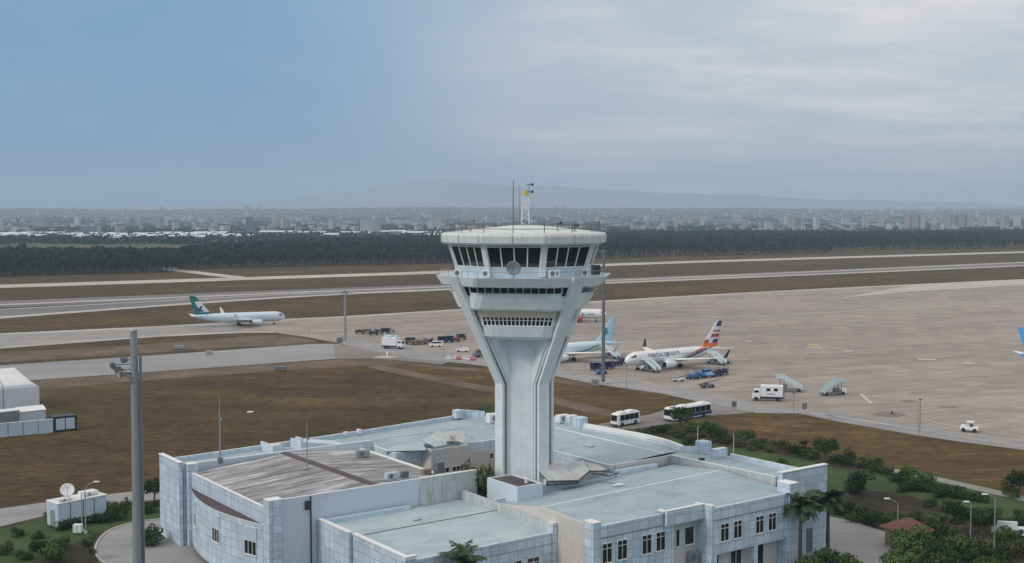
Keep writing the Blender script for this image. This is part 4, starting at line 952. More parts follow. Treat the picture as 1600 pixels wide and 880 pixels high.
# orange, red and navy tailed airliner at the stand
def liv_stripes(s, zz, yy, z):
    if s < 19: return 0
    q = (s-19)/19.0
    up = -.55+1.75*q**1.25                      # lower edge of the sweeping bands
    if s > 31 and zz > .72: return 2       # orange fillet below the fin
    if s > 21 and up+.26 < zz < up+.30+.50*q: return 3 if s < 29 else 2
    if s > 22 and up-.16 < zz < up+.24*min(1, q*2.4): return 1
    return 0
def fin_stripes(f, c):
    if f < .16: return 1 if c < .7 else 2
    if f < .30: return 2 if c > .55 else (3 if c < .3 else 0)
    if .34 < f < .47 and c > .25+.0: return 3
    if .55 < f < .64 and c > .2: return 3
    if .78 < f < .97 and c > .25: return 2
    return 0
nz = P(978, 578); tl = Vector((63.4, 358.8, 0)); hd2 = math.atan2(nz.y-tl.y, nz.x-tl.x)
nzp = (32.4, 336.5); hd2 = math.radians(180+36)
a2, X2, sc2, fu2 = airliner('white airliner with orange, red and navy striped tail and blue lettering parked at the stand', nzp, hd2, 38.6, liv_stripes, ('navy', 'orange', 'red'), 'white', ['white', 'orange', 'navy', 'red'], fin_stripes, tip_mat='dark', tail_h=12.5)
side_text(a2, 'smartwings.com', 1.9, X2, sc2, 6.9, .42, 1, 'navy'); side_text(a2, 'smartwings.com', 1.9, X2, sc2, 19.6, .42, -1, 'navy')
# pale blue tailed airliner beyond it, nose behind the tower
def liv_green(s, zz, yy, z):
    q = (s-12)/18.0
    if 9 < s < 30:
        lim = .35-1.15*math.sin(min(max((s-9)/20, 0), 1)*math.pi)*.62
        if lim-.34 < zz < lim-.02: return 1
    return 2 if s > 31 and zz < .5 else 0
tl3 = Vector((32.6, 373.7, 0)); e = Vector((math.cos(hd2), math.sin(hd2), 0)); n3 = tl3+e*37.6
a3, X3, sc3, fu3 = airliner('white airliner with pale blue swoosh tail and green belly band, nose hidden by the tower', (n3.x, n3.y), hd2, 38, liv_green, ('teal', 'ltblue'), 'white', ['ltblue', 'white'], lambda f, c: 0, stab_mat='ltblue', tip_mat='ltblue', body='icewhite')
emblem(a3, [[(-14.9, .33, 7.2), (-14.0, .33, 8.3), (-14.3, .33, 9.4), (-15.2, .33, 8.9), (-15.5, .33, 7.4)], [(-13.4, .36, 6.5), (-14.6, .36, 7.9), (-16.2, .36, 7.3), (-14.9, .36, 7.2)]], 'teal')
# red-engined airliner far behind, mostly hidden by the tower (heading right)
n4 = P(949, 503); a4, X4, sc4, fu4 = airliner('white airliner with red engines standing far behind the tower', (n4.x, n4.y), R(-4), 37.6, None, ('red',), 'red', ['red'], None)
emblem(fu4, [[(9.5, 1.965, 3.2), (8.0, 1.94, 3.8), (8.2, 1.965, 3.2), (7.6, 1.93, 2.6)], [(13.6, 1.95, 3.35), (10.2, 1.965, 3.35), (10.2, 1.965, 3.05), (13.6, 1.95, 3.05)]], 'navy', 'marking')
# bright blue tail at the right edge of the view
t5 = Vector((146.3, 338.5, 0)); hd5 = R(-8); e5 = Vector((math.cos(hd5), math.sin(hd5), 0)); n5 = t5+e5*37.4
a5, X5, sc5, fu5 = airliner('airliner with bright blue tail cut off by the right edge of the photo', (n5.x, n5.y), hd5, 38, lambda s, zz, yy, z: 1 if s > 28.5 else 0, ('sky',), 'white', ['sky'], lambda f, c: 0)
def smile(x0, z0, w, pts, th):
    out = []
    for i in range(len(pts)-1):
        (xa, za), (xb, zb) = pts[i], pts[i+1]; out.append([(x0-xa*w, .34, z0+za*w), (x0-xb*w, .34, z0+zb*w), (x0-xb*w, .34, z0+zb*w-th), (x0-xa*w, .34, z0+za*w-th)])
    return out
emblem(a5, smile(-12.6, 7.6, 3.6, [(0, .35), (.15, .08), (.4, 0), (.65, .08), (.9, .4)], .45), 'navy')

# ------------------------------------------------------------------ ground vehicles and equipment
def stairs_truck(label, loc, az, h=3.4, sc=1.0, group='passenger stairs'):
    """mobile passenger stairs; +x is the top (aircraft) end"""
    t = thing('passenger_stairs', label, 'passenger stairs', loc, az, group, sc)
    b = MB(); L = h*1.55
    for y in (-.85, .85): b.loft([[(-L+.3, y-.06, .45), (-L+.3, y+.06, .45), (-L+.3, y+.06, .75), (-L+.3, y-.06, .75)], [(0, y-.06, h-.3), (0, y+.06, h-.3), (0, y+.06, h), (0, y-.06, h)]])
    ns = 15
    for i in range(ns): x = -L+.4+(L-.4)*i/ns; z = .6+(h-.6)*i/ns; b.box(x, x+L/ns+.02, -.8, .8, z, z+.06)
    b.build('stair_flight', 'stair', t, False)
    b = MB(); b.bevbox(0, 1.7, -.95, .95, h-.12, h, .03); b.build('platform', 'grey', t, False)
    for y in (-.95, .95):
        b = MB(); b.loft([[(-L+.3, y-.03, .75), (-L+.3, y+.03, .75), (-L+.3, y+.03, 1.6), (-L+.3, y-.03, 1.6)], [(0, y-.03, h), (0, y+.03, h), (0, y+.03, h+.95), (0, y-.03, h+.95)]]); b.box(0.02, 1.7, y-.03, y+.03, h, h+.95)
        b.build('side_panel', 'stair', t, False)
    b = MB(); b.bevbox(-L+.1, .9, -.9, .9, .4, .7, .05); b.bevbox(-.9, .2, -.75, .75, .7, h*.55, .05)
    for x in (-.2, .7): b.tube((x, -.7, .7), (x+.1, -.7, h-.1), .07, .07, 6); b.tube((x, .7, .7), (x+.1, .7, h-.1), .07, .07, 6)
    b.build('chassis', 'greyd', t, False)
    b = MB(); b.bevbox(.95, 2.3, -.9, .9, .35, 1.5, .1); b.build('cab', 'white', t, False)
    for x in (-L+1.2, 1.2):
        for y in (-.8, .8): b = MB(); b.wheel((x, y, .4), .4, .28); b.build('wheel', 'rubber', t, False)
    return t
def gp(px, py): p = P(px, py); return (p.x, p.y, .06)
UA = R(36)
s1 = stairs_truck('pale passenger stairs docked at the forward door of the striped airliner', (0, 0, 0), 0, 3.1)
def dock(root, fx, side, X, sect, pl, s):
    """door point of an airliner in world space"""
    r, z = sect(s); return pl.matrix_basis @ Vector((X(s), side*(r+1.75), .0))
bpy.context.view_layer.update()
q = a2.matrix_world @ Vector((X2(5.2), 1.93+1.72, 0)); s1.location = (q.x, q.y, .06); s1.rotation_euler.z = hd2-math.pi/2
q = a2.matrix_world @ Vector((X2(31.6), 1.4+1.9, 0)); dup(s1, 'pale passenger stairs docked at the rear door of the striped airliner', (q.x, q.y, .06), hd2-math.pi/2+.0)
q = a3.matrix_world @ Vector((X3(31.6), 1.4+1.9, 0)); dup(s1, 'pale passenger stairs at the rear door of the pale blue tailed airliner', (q.x, q.y, .06), hd2-math.pi/2+.2)
p = P(1224, 612); dup(s1, 'empty passenger stairs parked behind the white box truck on the apron', (p.x, p.y, .06), R(170), 1.05)
p = P(1308, 617); dup(s1, 'lone passenger stairs with blue trim parked on the open apron', (p.x, p.y, .06), R(20), 1.0)

def wheels(t, xs, y, r, w=.25, m='rubber'):
    for x in xs:
        for s in (-1, 1): b = MB(); b.wheel((x, s*y, r), r, w); b.build('wheel', m, t, False)
def box_truck(label, loc, az, roofkit=False, windows=False, sc=1.0):
    t = thing('box_truck', label, 'truck', loc, az, None, sc)
    b = MB(); b.bevbox(-3.6, 1.6, -1.25, 1.25, 1.0, 3.6, .08); b.build('cargo_box', 'white', t, False)
    b = MB(); b.loft([[(1.75, -1.1, .6), (3.6, -1.1, .6), (3.6, 1.1, .6), (1.75, 1.1, .6)], [(1.75, -1.1, 1.6), (3.55, -1.1, 1.6), (3.55, 1.1, 1.6), (1.75, 1.1, 1.6)], [(1.75, -1.0, 2.6), (3.1, -1.0, 2.6), (3.1, 1.0, 2.6), (1.75, 1.0, 2.6)]]); cab = b.build('cab', 'white', t, False)
    b = MB(); b.loft([[(3.56, -.95, 1.65), (3.57, -.95, 1.65), (3.57, .95, 1.65), (3.56, .95, 1.65)], [(3.14, -.85, 2.5), (3.17, -.85, 2.5), (3.17, .85, 2.5), (3.14, .85, 2.5)]])
    for s in (-1, 1): b.face([(2.0, s*1.085, 1.7), (3.2, s*1.085, 1.7), (3.0, s*1.03, 2.45), (2.0, s*1.03, 2.45)])
    b.build('windshield', 'glass', cab, False)
    b = MB(); b.bevbox(-3.6, 3.4, -.9, .9, .5, .98, .04); b.box(-3.65, -3.6, -1.2, 1.2, .55, .8); b.build('chassis', 'dark', t, False)
    wheels(t, (-2.4, 2.6), 1.0, .48, .35)
    if windows:
        for x in (-1.9, -.2):
            for s in (-1, 1): b = MB(); b.box(x-.45, x+.45, s*1.26-.015, s*1.26+.015, 2.35, 3.05); b.build('window', 'glass', t, False)
        b = MB(); b.box(-1.6, .2, 1.262, 1.28, 1.6, 1.8); b.box(-1.6, .2, -1.28, -1.262, 1.6, 1.8); b.build('stripe', 'blue', t, False)
        b = MB(); b.bevbox(-3.9, -3.62, -1.1, 1.1, .9, 3.0, .03); b.build('rear_lift', 'greyd', t, False)
    if roofkit:
        b = MB(); b.bevbox(-2.6, -.6, -.9, .9, 3.6, 4.3, .1); b.bevbox(.0, 1.2, -.7, .7, 3.6, 4.1, .1); b.tube((-3.2, 0, 3.6), (-3.2, 0, 4.8), .3, .3, 10); b.build('roof_equipment', 'ltblue', t, False)
    return t
box_truck('white box truck with two square windows parked before empty stairs', gp(1199, 626), R(168), False, True, 1.02)
box_truck('bulky white service truck with roof equipment near the apron corner', gp(615, 545), R(-22), True, False, 1.05)

def bus(label, loc, az, L, W, H, body_mat, stripe, nwin):
    t = thing('bus', label, 'bus', loc, az)
    b = MB(); h = L/2; rings = []
    for z, dx, dy in ((.35, .0, .0), (H*.45, 0, 0), (H*.86, .12, .06), (H*.96, .3, .2), (H, .6, .5)): rings.append([(-h+dx, -W/2+dy+.15, z), (-h+dx+.15, -W/2+dy, z), (h-dx-.25, -W/2+dy, z), (h-dx, -W/2+dy+.25, z), (h-dx, W/2-dy-.25, z), (h-dx-.25, W/2-dy, z), (-h+dx+.15, W/2-dy, z), (-h+dx, W/2-dy-.15, z)])
    b.loft(rings, 0); body = b.build('body', body_mat, t, False)
    z0, z1 = H*.44, H*.86
    for s in (-1, 1):
        b = MB(); n = nwin; x0, x1 = -h+.6, h-.75
        for i in range(n):
            a = x0+(x1-x0)*i/n+.04; c = x0+(x1-x0)*(i+1)/n-.04
            y0_, y1_ = s*(W/2+.012), s*(W/2-.045); p = [(a, y0_, z0), (c, y0_, z0), (c, y1_, z1), (a, y1_, z1)]; b.face(p if s < 0 else p[::-1])
        b.build('window', 'glass', body, False)
        if stripe: b = MB(); b.box(-h+.3, h-.5, s*(W/2+.008)-.01, s*(W/2+.008)+.01, .55, H*.42); b.build('stripe', stripe, body, False)
    b = MB(); b.face([(h+.012, -W/2+.3, H*.42), (h+.012, W/2-.3, H*.42), (h-.09, W/2-.32, H*.85), (h-.09, -W/2+.32, H*.85)]); b.build('windshield', 'glass', body, False)
    b = MB(); b.face([(-h-.012, W/2-.3, H*.5), (-h-.012, -W/2+.3, H*.5), (-h+.09, -W/2+.32, H*.84), (-h+.09, W/2-.32, H*.84)]); b.build('rear_window', 'glass', body, False)
    for s in (-1, 1): b = MB(); b.bevbox(h-.03, h+.04, s*(W/2-.45)-.18, s*(W/2-.45)+.18, .65, .88, .02); b.build('headlight', 'frame', body, False)
    b = MB(); b.box(h-.05, h+.09, -W/2+.1, W/2-.1, .3, .55); b.build('bumper', 'dark', body, False)
    for x_ in (-h+1.2, h*.1): b = MB(); b.bevbox(x_, x_+1.9, -.8, .8, H-.06, H+.14, .06); b.build('roof_hatch', 'white', t, False)
    wheels(t, (-h*.55, h*.62), W/2-.12, .48, .3); return t
bdir = (P(985, 664)-P(1100, 648)); baz = math.atan2(bdir.y, bdir.x)
bus('small white minibus facing the camera on the apron exit road', gp(977, 664), R(180+44), 7.4, 2.3, 2.85, 'white', None, 4)
M['busblue'] = M['navy']
bus('long white and navy airport bus on the road behind a bushy tree', gp(1075, 654), R(180+40), 13.4, 2.6, 3.05, 'white', 'navy', 7)

def car(label, loc, az, m, kind='car', sc=1.0):
    t = thing('parked_car' if kind == 'car' else 'van', label, kind, loc, az, None, sc)
    pr = [(2.1, .35), (2.15, .65), (1.9, .82), (1.0, .95), (.35, 1.45), (-1.2, 1.48), (-1.95, 1.0), (-2.1, .85), (-2.1, .35)] if kind == 'car' else [(2.4, .35), (2.45, .9), (1.9, 1.15), (1.2, 1.95), (-2.4, 2.0), (-2.5, 1.2), (-2.5, .35)]
    b = MB(); rings = []
    for y, k in ((-.86, .9), (-.8, 1), (.8, 1), (.86, .9)): rings.append([(x, y*(1 if z < 1 else .9), .35+(z-.35)*(k if z > .9 else 1)) for x, z in pr])
    b.loft(rings, 0); body = b.build('body', m, t, False)
    b = MB()
    zt = 1.38 if kind == 'car' else 1.85
    for s in (-1, 1): b.face([(-1.6, s*.835, 1.0), (.85, s*.835, 1.0), (.3, s*.775, zt), (-1.2, s*.775, zt)] if kind == 'car' else [(-2.2, s*.80, 1.25), (1.6, s*.80, 1.25), (1.15, s*.775, zt), (-2.2, s*.775, zt)])
    b.face([(1.02, -.7, .97), (1.02, .7, .97), (.38, .62, 1.42), (.38, -.62, 1.42)] if kind == 'car' else [(1.93, -.7, 1.2), (1.93, .7, 1.2), (1.25, .65, 1.9), (1.25, -.65, 1.9)]); b.build('window', 'glass', body, False)
    wheels(t, (-1.3, 1.3), .78, .32, .2); return t
car('white hatchback standing on the apron just left of the tower', gp(723, 550), R(170), 'white')
car('white pickup style van standing before the row of carts', gp(681, 542), R(185), 'white', 'van', .95)
car('dark van with white roof at the left edge of the tower leg', gp(754, 558), R(200), 'greyd', 'van', 1.25)
car('white hatchback half hidden behind the light mast by the two airliners', gp(1130, 568), R(10), 'grey')

def tug(label, loc, az, m, sc=1.0):
    t = thing('tow_tractor', label, 'tractor', loc, az, None, sc)
    b = MB(); b.bevbox(-1.5, 1.5, -.75, .75, .35, .95, .08); b.bevbox(.6, 1.45, -.6, .6, .95, 1.15, .06); b.build('body', m, t, False)
    b = MB(); b.bevbox(-.75, .55, -.7, .7, 1.75, 1.85, .03)
    for x in (-.65, .45):
        for y in (-.62, .62): b.tube((x, y, .9), (x, y, 1.78), .05, .05, 5)
    b.build('canopy', m if m != 'blue' else 'navy', t, False); b = MB(); b.bevbox(-.6, -.1, -.5, .5, .95, 1.4, .05); b.build('seat', 'dark', t, False)
    wheels(t, (-.95, .95), .66, .36, .25); return t
def baggage_cart(label, loc, az, m, load, sc=1.0, covered=False):
    t = thing('baggage_cart', label, 'baggage cart', loc, az, None, sc)
    b = MB(); b.bevbox(-1.5, 1.5, -.75, .75, .45, .6, .03); b.tube((1.5, 0, .5), (2.3, 0, .4), .05, .04, 5); b.build('deck', m, t, False)
    b = MB()
    for x in (-1.45, 1.45):
        b.tube((x, -.7, .6), (x, -.7, 1.9), .05, .05, 5); b.tube((x, .7, .6), (x, .7, 1.9), .05, .05, 5); b.tube((x, -.7, 1.9), (x, .7, 1.9), .05, .05, 5); b.tube((x, -.7, 1.2), (x, .7, 1.2), .04, .04, 5)
    if covered: b.bevbox(-1.5, 1.5, -.75, .75, 1.88, 1.98, .03); b.box(-1.45, 1.45, .68, .72, .6, 1.88)
    b.build('frame', m, t, False)
    if load:
        b = MB(); r = random.Random(label)
        for x in (-1.0, -.3, .4, 1.0):
            h = .35+r.random()*.6; b.bevbox(x-.33, x+.33, -.6, .6, .6, .6+h, .06)
        b.build('load', load, t, False)
    wheels(t, (-1.0, 1.0), .6, .25, .15); return t
def belt_loader(label, loc, az, m, sc=1.0):
    t = thing('belt_loader', label, 'belt loader', loc, az, None, sc)
    b = MB(); b.bevbox(-2.2, 1.6, -.85, .85, .4, .95, .06); b.bevbox(-1.0, .2, .15, .8, .95, 1.6, .06); b.build('chassis', m, t, False)
    b = MB(); b.loft([[(-3.4, -.55, .85), (-3.4, .0, .85), (-3.4, .0, 1.05), (-3.4, -.55, 1.05)], [(3.4, -.55, 2.0), (3.4, .0, 2.0), (3.4, .0, 2.2), (3.4, -.55, 2.2)]]); b.build('conveyor', 'greyd', t, False)
    b = MB(); b.tube((-3.2, -.6, 1.35), (3.3, -.6, 2.5), .05, .05, 5); b.tube((-3.2, -.6, .95), (-3.2, -.6, 1.35), .04, .04, 5); b.tube((3.3, -.6, 2.1), (3.3, -.6, 2.5), .04, .04, 5); b.build('handrail', 'yellow', t, False)
    wheels(t, (-1.5, 1.0), .75, .38, .25); return t
tug('white tow tractor alone on the apron at the right', gp(1515, 675), R(150), 'white', 1.15)
k = 0
for px, py, az, m, ld, cov, lab in ((562, 522, 10, 'greyd', 'dark', False, 'dark loaded cart at the left end of the far cart row'), (573, 521, 15, 'grey', 'greyd', False, 'second cart from the left in the far cart row'), (584, 524, 5, 'dark', 'dark', False, 'low dark cart in the middle of the far cart row'), (592, 521, 20, 'grey', 'navy', False, 'cart with navy load in the far cart row'), (602, 522, 12, 'greyd', 'dark', True, 'covered cart at the right end of the far cart row'),
        (641, 538, 10, 'dark', 'timber', True, 'brown covered cart at the left end of the near cart row'), (650, 539, 15, 'timber', 'timber', False, 'wooden pallet cart beside the brown covered cart'), (660, 538, 12, 'greyd', 'timber', False, 'pallet cart in the middle of the near cart row'), (669, 537, 14, 'timber', 'dark', False, 'wooden cart with dark load behind the white pickup van'), (692, 536, 12, 'dark', 'navy', True, 'dark covered cart right of the white pickup van'), (702, 535, 16, 'navy', 'dark', True, 'navy covered cart in the right part of the near row'), (711, 534, 16, 'dark', 'red', False, 'cart with reddish load in the near row'), (721, 531, 20, 'grey', 'dark', True, 'grey framed cart at the far right end of the near row'),
        (932, 579, 34, 'navy', 'dark', True, 'navy covered baggage cart left of the tall light mast'), (951, 577, 34, 'navy', 'navy', True, 'navy covered baggage cart right of the tall light mast'), (964, 572, 36, 'navy', 'dark', False, 'navy open baggage cart close to the striped airliner nose'), (974, 568, 40, 'blue', 'dark', False, 'blue open baggage cart under the striped airliner nose'),
        (1082, 593, 25, 'navy', 'blue', False, 'navy cart with blue load among the carts by the striped airliner'), (1094, 591, 30, 'blue', 'blue', False, 'blue baggage cart in the middle of the cart cluster by the airliner engine'), (1107, 590, 30, 'blue', 'ltblue', True, 'blue covered cart with pale load in the cluster by the airliner'), (1119, 588, 34, 'navy', 'dark', False, 'navy open cart in the cluster below the airliner wing'), (1128, 586, 34, 'dark', 'navy', False, 'dark cart at the right end of the cluster below the wing')):
    baggage_cart(lab, gp(px, py), R(az), m, ld, 1.15, cov)
belt_loader('belt loader standing apart left of the blue cart cluster', gp(1061, 596), R(10), 'white', .8)
belt_loader('belt loader with grey conveyor in front of the blue cart cluster', gp(1106, 606), R(20), 'greyd', .95)
tug('small blue tow tractor before the pale blue tailed airliner', gp(940, 585), R(200), 'blue', 1.0)
tug('grey tow tractor beside the far cart row', gp(611, 519), R(10), 'grey', .9)
# red and white barriers by the apron corner
for px, py, m, lab in ((701, 560.5, 'white', 'white barrier at the left end of the barrier row'), (712, 560, 'white', 'second white barrier in the barrier row'), (717, 562.5, 'red', 'red barrier between white ones in the row'), (724, 561, 'white', 'white barrier right of the red one'), (732, 562, 'white', 'white barrier left of the purple red one'), (739, 563.5, 'red', 'purple red barrier at the right end of the row')):
    t = thing('barrier', lab, 'barrier', gp(px, py), R(10), 'road barriers'); b = MB()
    b.loft([[(-.9, -.35, 0), (.9, -.35, 0), (.9, .35, 0), (-.9, .35, 0)], [(-.85, -.15, .45), (.85, -.15, .45), (.85, .15, .45), (-.85, .15, .45)], [(-.8, -.1, 1.0), (.8, -.1, 1.0), (.8, .1, 1.0), (-.8, .1, 1.0)]]); b.build('shell', m, t, False)
    b = MB(); b.box(-.7, .7, -.16, .16, .6, .75); b.build('band', 'red' if m == 'white' else 'white', t, False)
t = thing('ground_sign', 'small white post on a pale slab at the service road corner', 'marker post', gp(605, 558)); b = MB(); b.loft([[(-4.2, -1.8, 0), (1, -3.4, 0), (4.2, 0, 0), (-1, 2.6, 0)], [(-4.1, -1.75, .12), (1, -3.3, .12), (4.1, 0, .12), (-1, 2.5, .12)]]); b.build('slab', 'pale', t, False); b = MB(); b.bevbox(-.25, .25, -.25, .25, .12, 1.6, .04); b.build('post', 'white', t, False)
t = thing('cone_pile', 'red marker lying on a dark stain of the apron', 'marker', gp(1394, 648)); b = MB()
for x, y in ((0, 0),): b.loft([[(x-.45, y-.45, 0), (x+.45, y-.45, 0), (x+.45, y+.45, 0), (x-.45, y+.45, 0)], [(x-.3, y-.3, .1), (x+.3, y-.3, .1), (x+.3, y+.3, .1), (x-.3, y+.3, .1)], [(x-.06, y-.06, .8), (x+.06, y-.06, .8), (x+.06, y+.06, .8), (x-.06, y+.06, .8)]])
b.build('cone', 'clay', t, False)
sheet('stain', smooth([(1360, 648), (1385, 643), (1415, 648), (1395, 652), (1360, 648)], 4), .058, 'asph_old'); sheet('stain', smooth([(1408, 627), (1420, 625.5), (1432, 627.5), (1418, 629), (1408, 627)], 4), .058, 'asph_old'); sheet('stain', smooth([(1464, 636), (1480, 634), (1498, 636.5), (1480, 638), (1464, 636)], 4), .058, 'asph_old')

# ------------------------------------------------------------------ masts, lamps, posts
def high_mast(label, base, h, r, heads, head_z=None, m='grey'):
    t = thing('floodlight_mast', label, 'light mast', base)
    b = MB(); n = 12
    for k in range(3): b.tube((0, 0, h*k/3), (0, 0, h*(k+1)/3+.02), r*(1.25-.17*k), r*(1.25-.17*(k+1))+.01*k, n)
    b.tube((0, 0, h), (0, 0, h+.15), r*.95, r*.8, n); b.build('pole', m, t)
    for k, (a, z, out, s) in enumerate(heads):
        d = Vector((math.cos(a), math.sin(a), 0)); b = MB(); p = d*out+Vector((0, 0, z))
        b.tube((0, 0, z), p, .06, .06, 6); hp = b.build('floodlight', 'greyd', t)
        T = Matrix.Translation(p) @ Matrix.Rotation(a, 4, 'Z') @ Matrix.Rotation(R(25), 4, 'Y')
        b = MB(); b.bevbox(-.12*s, .42*s, -.4*s, .4*s, -.32*s, .32*s, .06, 0, T); b.build('housing', 'greyd', hp); b = MB(); b.box(.42*s, .44*s, -.34*s, .34*s, -.26*s, .26*s, 0, T); b.build('lens', 'frame', hp)
    b = MB(); b.bevbox(-r*2, r*2, -r*2, r*2, 0, .5, .08); b.build('base_box', 'pale', t); return t
Y = 123.0; left = high_mast('nearest thick grey mast with floodlights, left foreground', ((206.5-800)/F*Y, Y, 0), 32.7, .46, [(R(200), 29.2, 2.0, 1.0), (R(170), 28.6, 1.7, 1.0), (R(215), 28.3, 1.3, .9), (R(150), 29.6, 1.4, .9)])
lz = left.location; b = MB(); b.box(.52, .75, -.12, .12, 6, 30); b.build('cable_tray', 'greyd', left)
b = MB(); b.tube((-1.6, -.6, 29.0), (-.3, 0, 28.0), .05, .05, 5); b.tube((-1.4, .3, 28.3), (-.3, 0, 27.5), .05, .05, 5); b.build('bracket', 'greyd', left)
p = P(539.5, 536); high_mast('grey floodlight mast at the far apron corner, left of the tower', (p.x, p.y, 0), 18.3, .42, [(R(200), 17.8, .8, 1.3), (R(340), 17.8, .8, 1.3), (R(270), 17.4, .8, 1.2)])
p = P(942.5, 600); high_mast('tall grey floodlight mast directly right of the tower', (p.x, p.y, 0), 35.4, .42, [(R(60), 35, .8, .9), (R(130), 35, .8, .9)], m='greyd')
def post(label, px, py, ytop, r=.06, head=None, m='greyd'):
    p = P(px, py); zt = CH-(ytop-335)/(F/p.y); t = thing('light_pole', label, 'light pole', (p.x, p.y, 0)); b = MB(); b.tube((0, 0, 0), (0, 0, zt), r, r*.7, 7); b.build('pole', m, t)
    if head == 'sign': b = MB(); b.bevbox(-.55, .55, -.04, .04, zt-1.3, zt, .02); b.build('sign_plate', 'greyd', t)
    elif head: b = MB(); b.bevbox(-.28, .28, -.2, .2, zt, zt+.35, .05); b.build('lamp_head', 'greyd', t)
    b = MB(); b.bevbox(-.3, .3, -.3, .3, 0, .35, .04); b.build('base_box', 'pale', t); return t
post('thin grey light pole on the verge by the apron, right', 1437, 679, 627, .09, 'lamp'); post('thin white pole beside the apron light pole at the right', 1433.5, 679, 627, .05, None, 'grey')
post('thin light pole before the parked stairs', 1240, 646, 617, .07, 'lamp'); post('short sign post right of the parked stairs', 1257, 645, 632, .06, 'sign'); post('short sign post on the verge beside the airport bus', 1147, 646, 629, .07, 'sign')
post('thin pole at the verge below the striped airliner nose', 979, 607, 573, .06, 'lamp'); post('cream garden pole standing left of the roof block', 1090, 706, 668, .09, None, 'cream'); post('cream garden pole standing right of the roof end fin', 1146, 728, 681, .09, None, 'cream'); post('cream garden pole close to the minibus front', 966, 690, 664, .08, None, 'cream')
post('thin pole before the near cart row', 694, 558, 534, .05, 'lamp')
post('thin pole at the grass island edge below the green-tailed airliner', 483, 526, 512, .05, None)
def street_lamp(label, px, py, ytop, arm_px, arm_dz=.5, base=None, two=False):
    p = P(px, py); s = F/p.y; zt = CH-(ytop-335)/s; t = thing('street_lamp', label, 'street lamp', (p.x, p.y, 0)); ax = arm_px/s
    b = MB(); b.tube((0, 0, 0), (0, 0, zt-arm_dz), .10, .07, 8); b.path([(0, 0, zt-arm_dz), (ax*.35, 0, zt-arm_dz*.4), (ax, 0, zt)], .05, 6); b.build('pole', 'grey', t)
    sg = 1 if ax >= 0 else -1; b = MB(); b.bevbox(min(ax-.1*sg, ax+.7*sg), max(ax-.1*sg, ax+.7*sg), -.16, .16, zt-.07, zt+.1, .04); b.build('lamp_head', 'white', t)
    b = MB(); b.bevbox(-.2, .2, -.2, .2, 0, .4, .03); b.build('base_box', 'pale', t); return t
street_lamp('curved street lamp beside the red roofed hut', 1402, 848, 784, -14, .9); street_lamp('grey street lamp with short head in the lower right shrubs', 1516, 852, 789, -4, .2); street_lamp('street lamp with a long left arm, farthest right', 1553, 872, 777, -13, .6)
street_lamp('curved street lamp beside the white equipment cabin', 134, 834, 757, 15, 1.0); post('bare grey pole close to the cabin street lamp', 128.5, 832, 774, .09, None, 'grey')
for px, py, lab in ((930, 604, 'grey cabinet at the foot of the tall mast right of the tower'), (531, 536, 'dark small cabinet at the foot of the far apron mast')):
    t = thing('cabinet', lab, 'cabinet', gp(px, py)); b = MB(); b.bevbox(-1, 1, -.5, .5, .1, 1.9, .05); b.build('casing', 'grey' if px > 900 else 'greyd', t); b = MB(); b.box(-.03, .03, -.53, -.5, .2, 1.8); b.build('door_joint', 'dark', t)
for px, py, w_, lab in ((280, 546, 3.4, 'grey box on the grass strip left of the service road'), (327, 554, 2, 'pale small box at the edge of the service road'), (439, 580, 3.2, 'dark marker sign on the brown field, near the service road')):
    t = thing('marker_box', lab, 'marker box', gp(px, py)); b = MB(); b.bevbox(-w_/2, w_/2, -.6, .6, .15, 1.3, .06); b.build('casing', 'grey' if px < 400 else 'greyd', t); b = MB(); b.box(-w_/2+.2, -w_/2+.5, -.4, .4, 0, .16); b.box(w_/2-.5, w_/2-.2, -.4, .4, 0, .16); b.build('foot', 'dark', t)
t = thing('field_marker', 'pale slab lying in the brown field behind the building', 'marker', gp(391, 645)); b = MB(); b.bevbox(-.65, .65, -.5, .5, 0, .25, .05); b.build('slab', 'white', t)

# ------------------------------------------------------------------ sheds and cabins on the left
p0 = P(-90, 655); p1 = P(62, 639); az = math.atan2(p1.y-p0.y, p1.x-p0.x)
t = thing('storage_tent', 'large white storage tent with rounded eaves at the left edge', 'tent', (p1.x, p1.y, 0), az)
b = MB(); L_, W_ = 34, 15
prof = [(0, 0), (0, 5.2), (.25, 5.9), (.9, 6.4), (W_/2, 9.1), (W_-.9, 6.4), (W_-.25, 5.9), (W_, 5.2), (W_, 0)]
def tr(x, k): return [(x-k*0, y if y < 0 else (W_/2+(y-W_/2)*(1-.0*k)), z) for y, z in prof]
b.loft([tr(-L_, 0), tr(-L_*.66, 0), tr(-L_*.33, 0), tr(-3, 0)], 0, True)
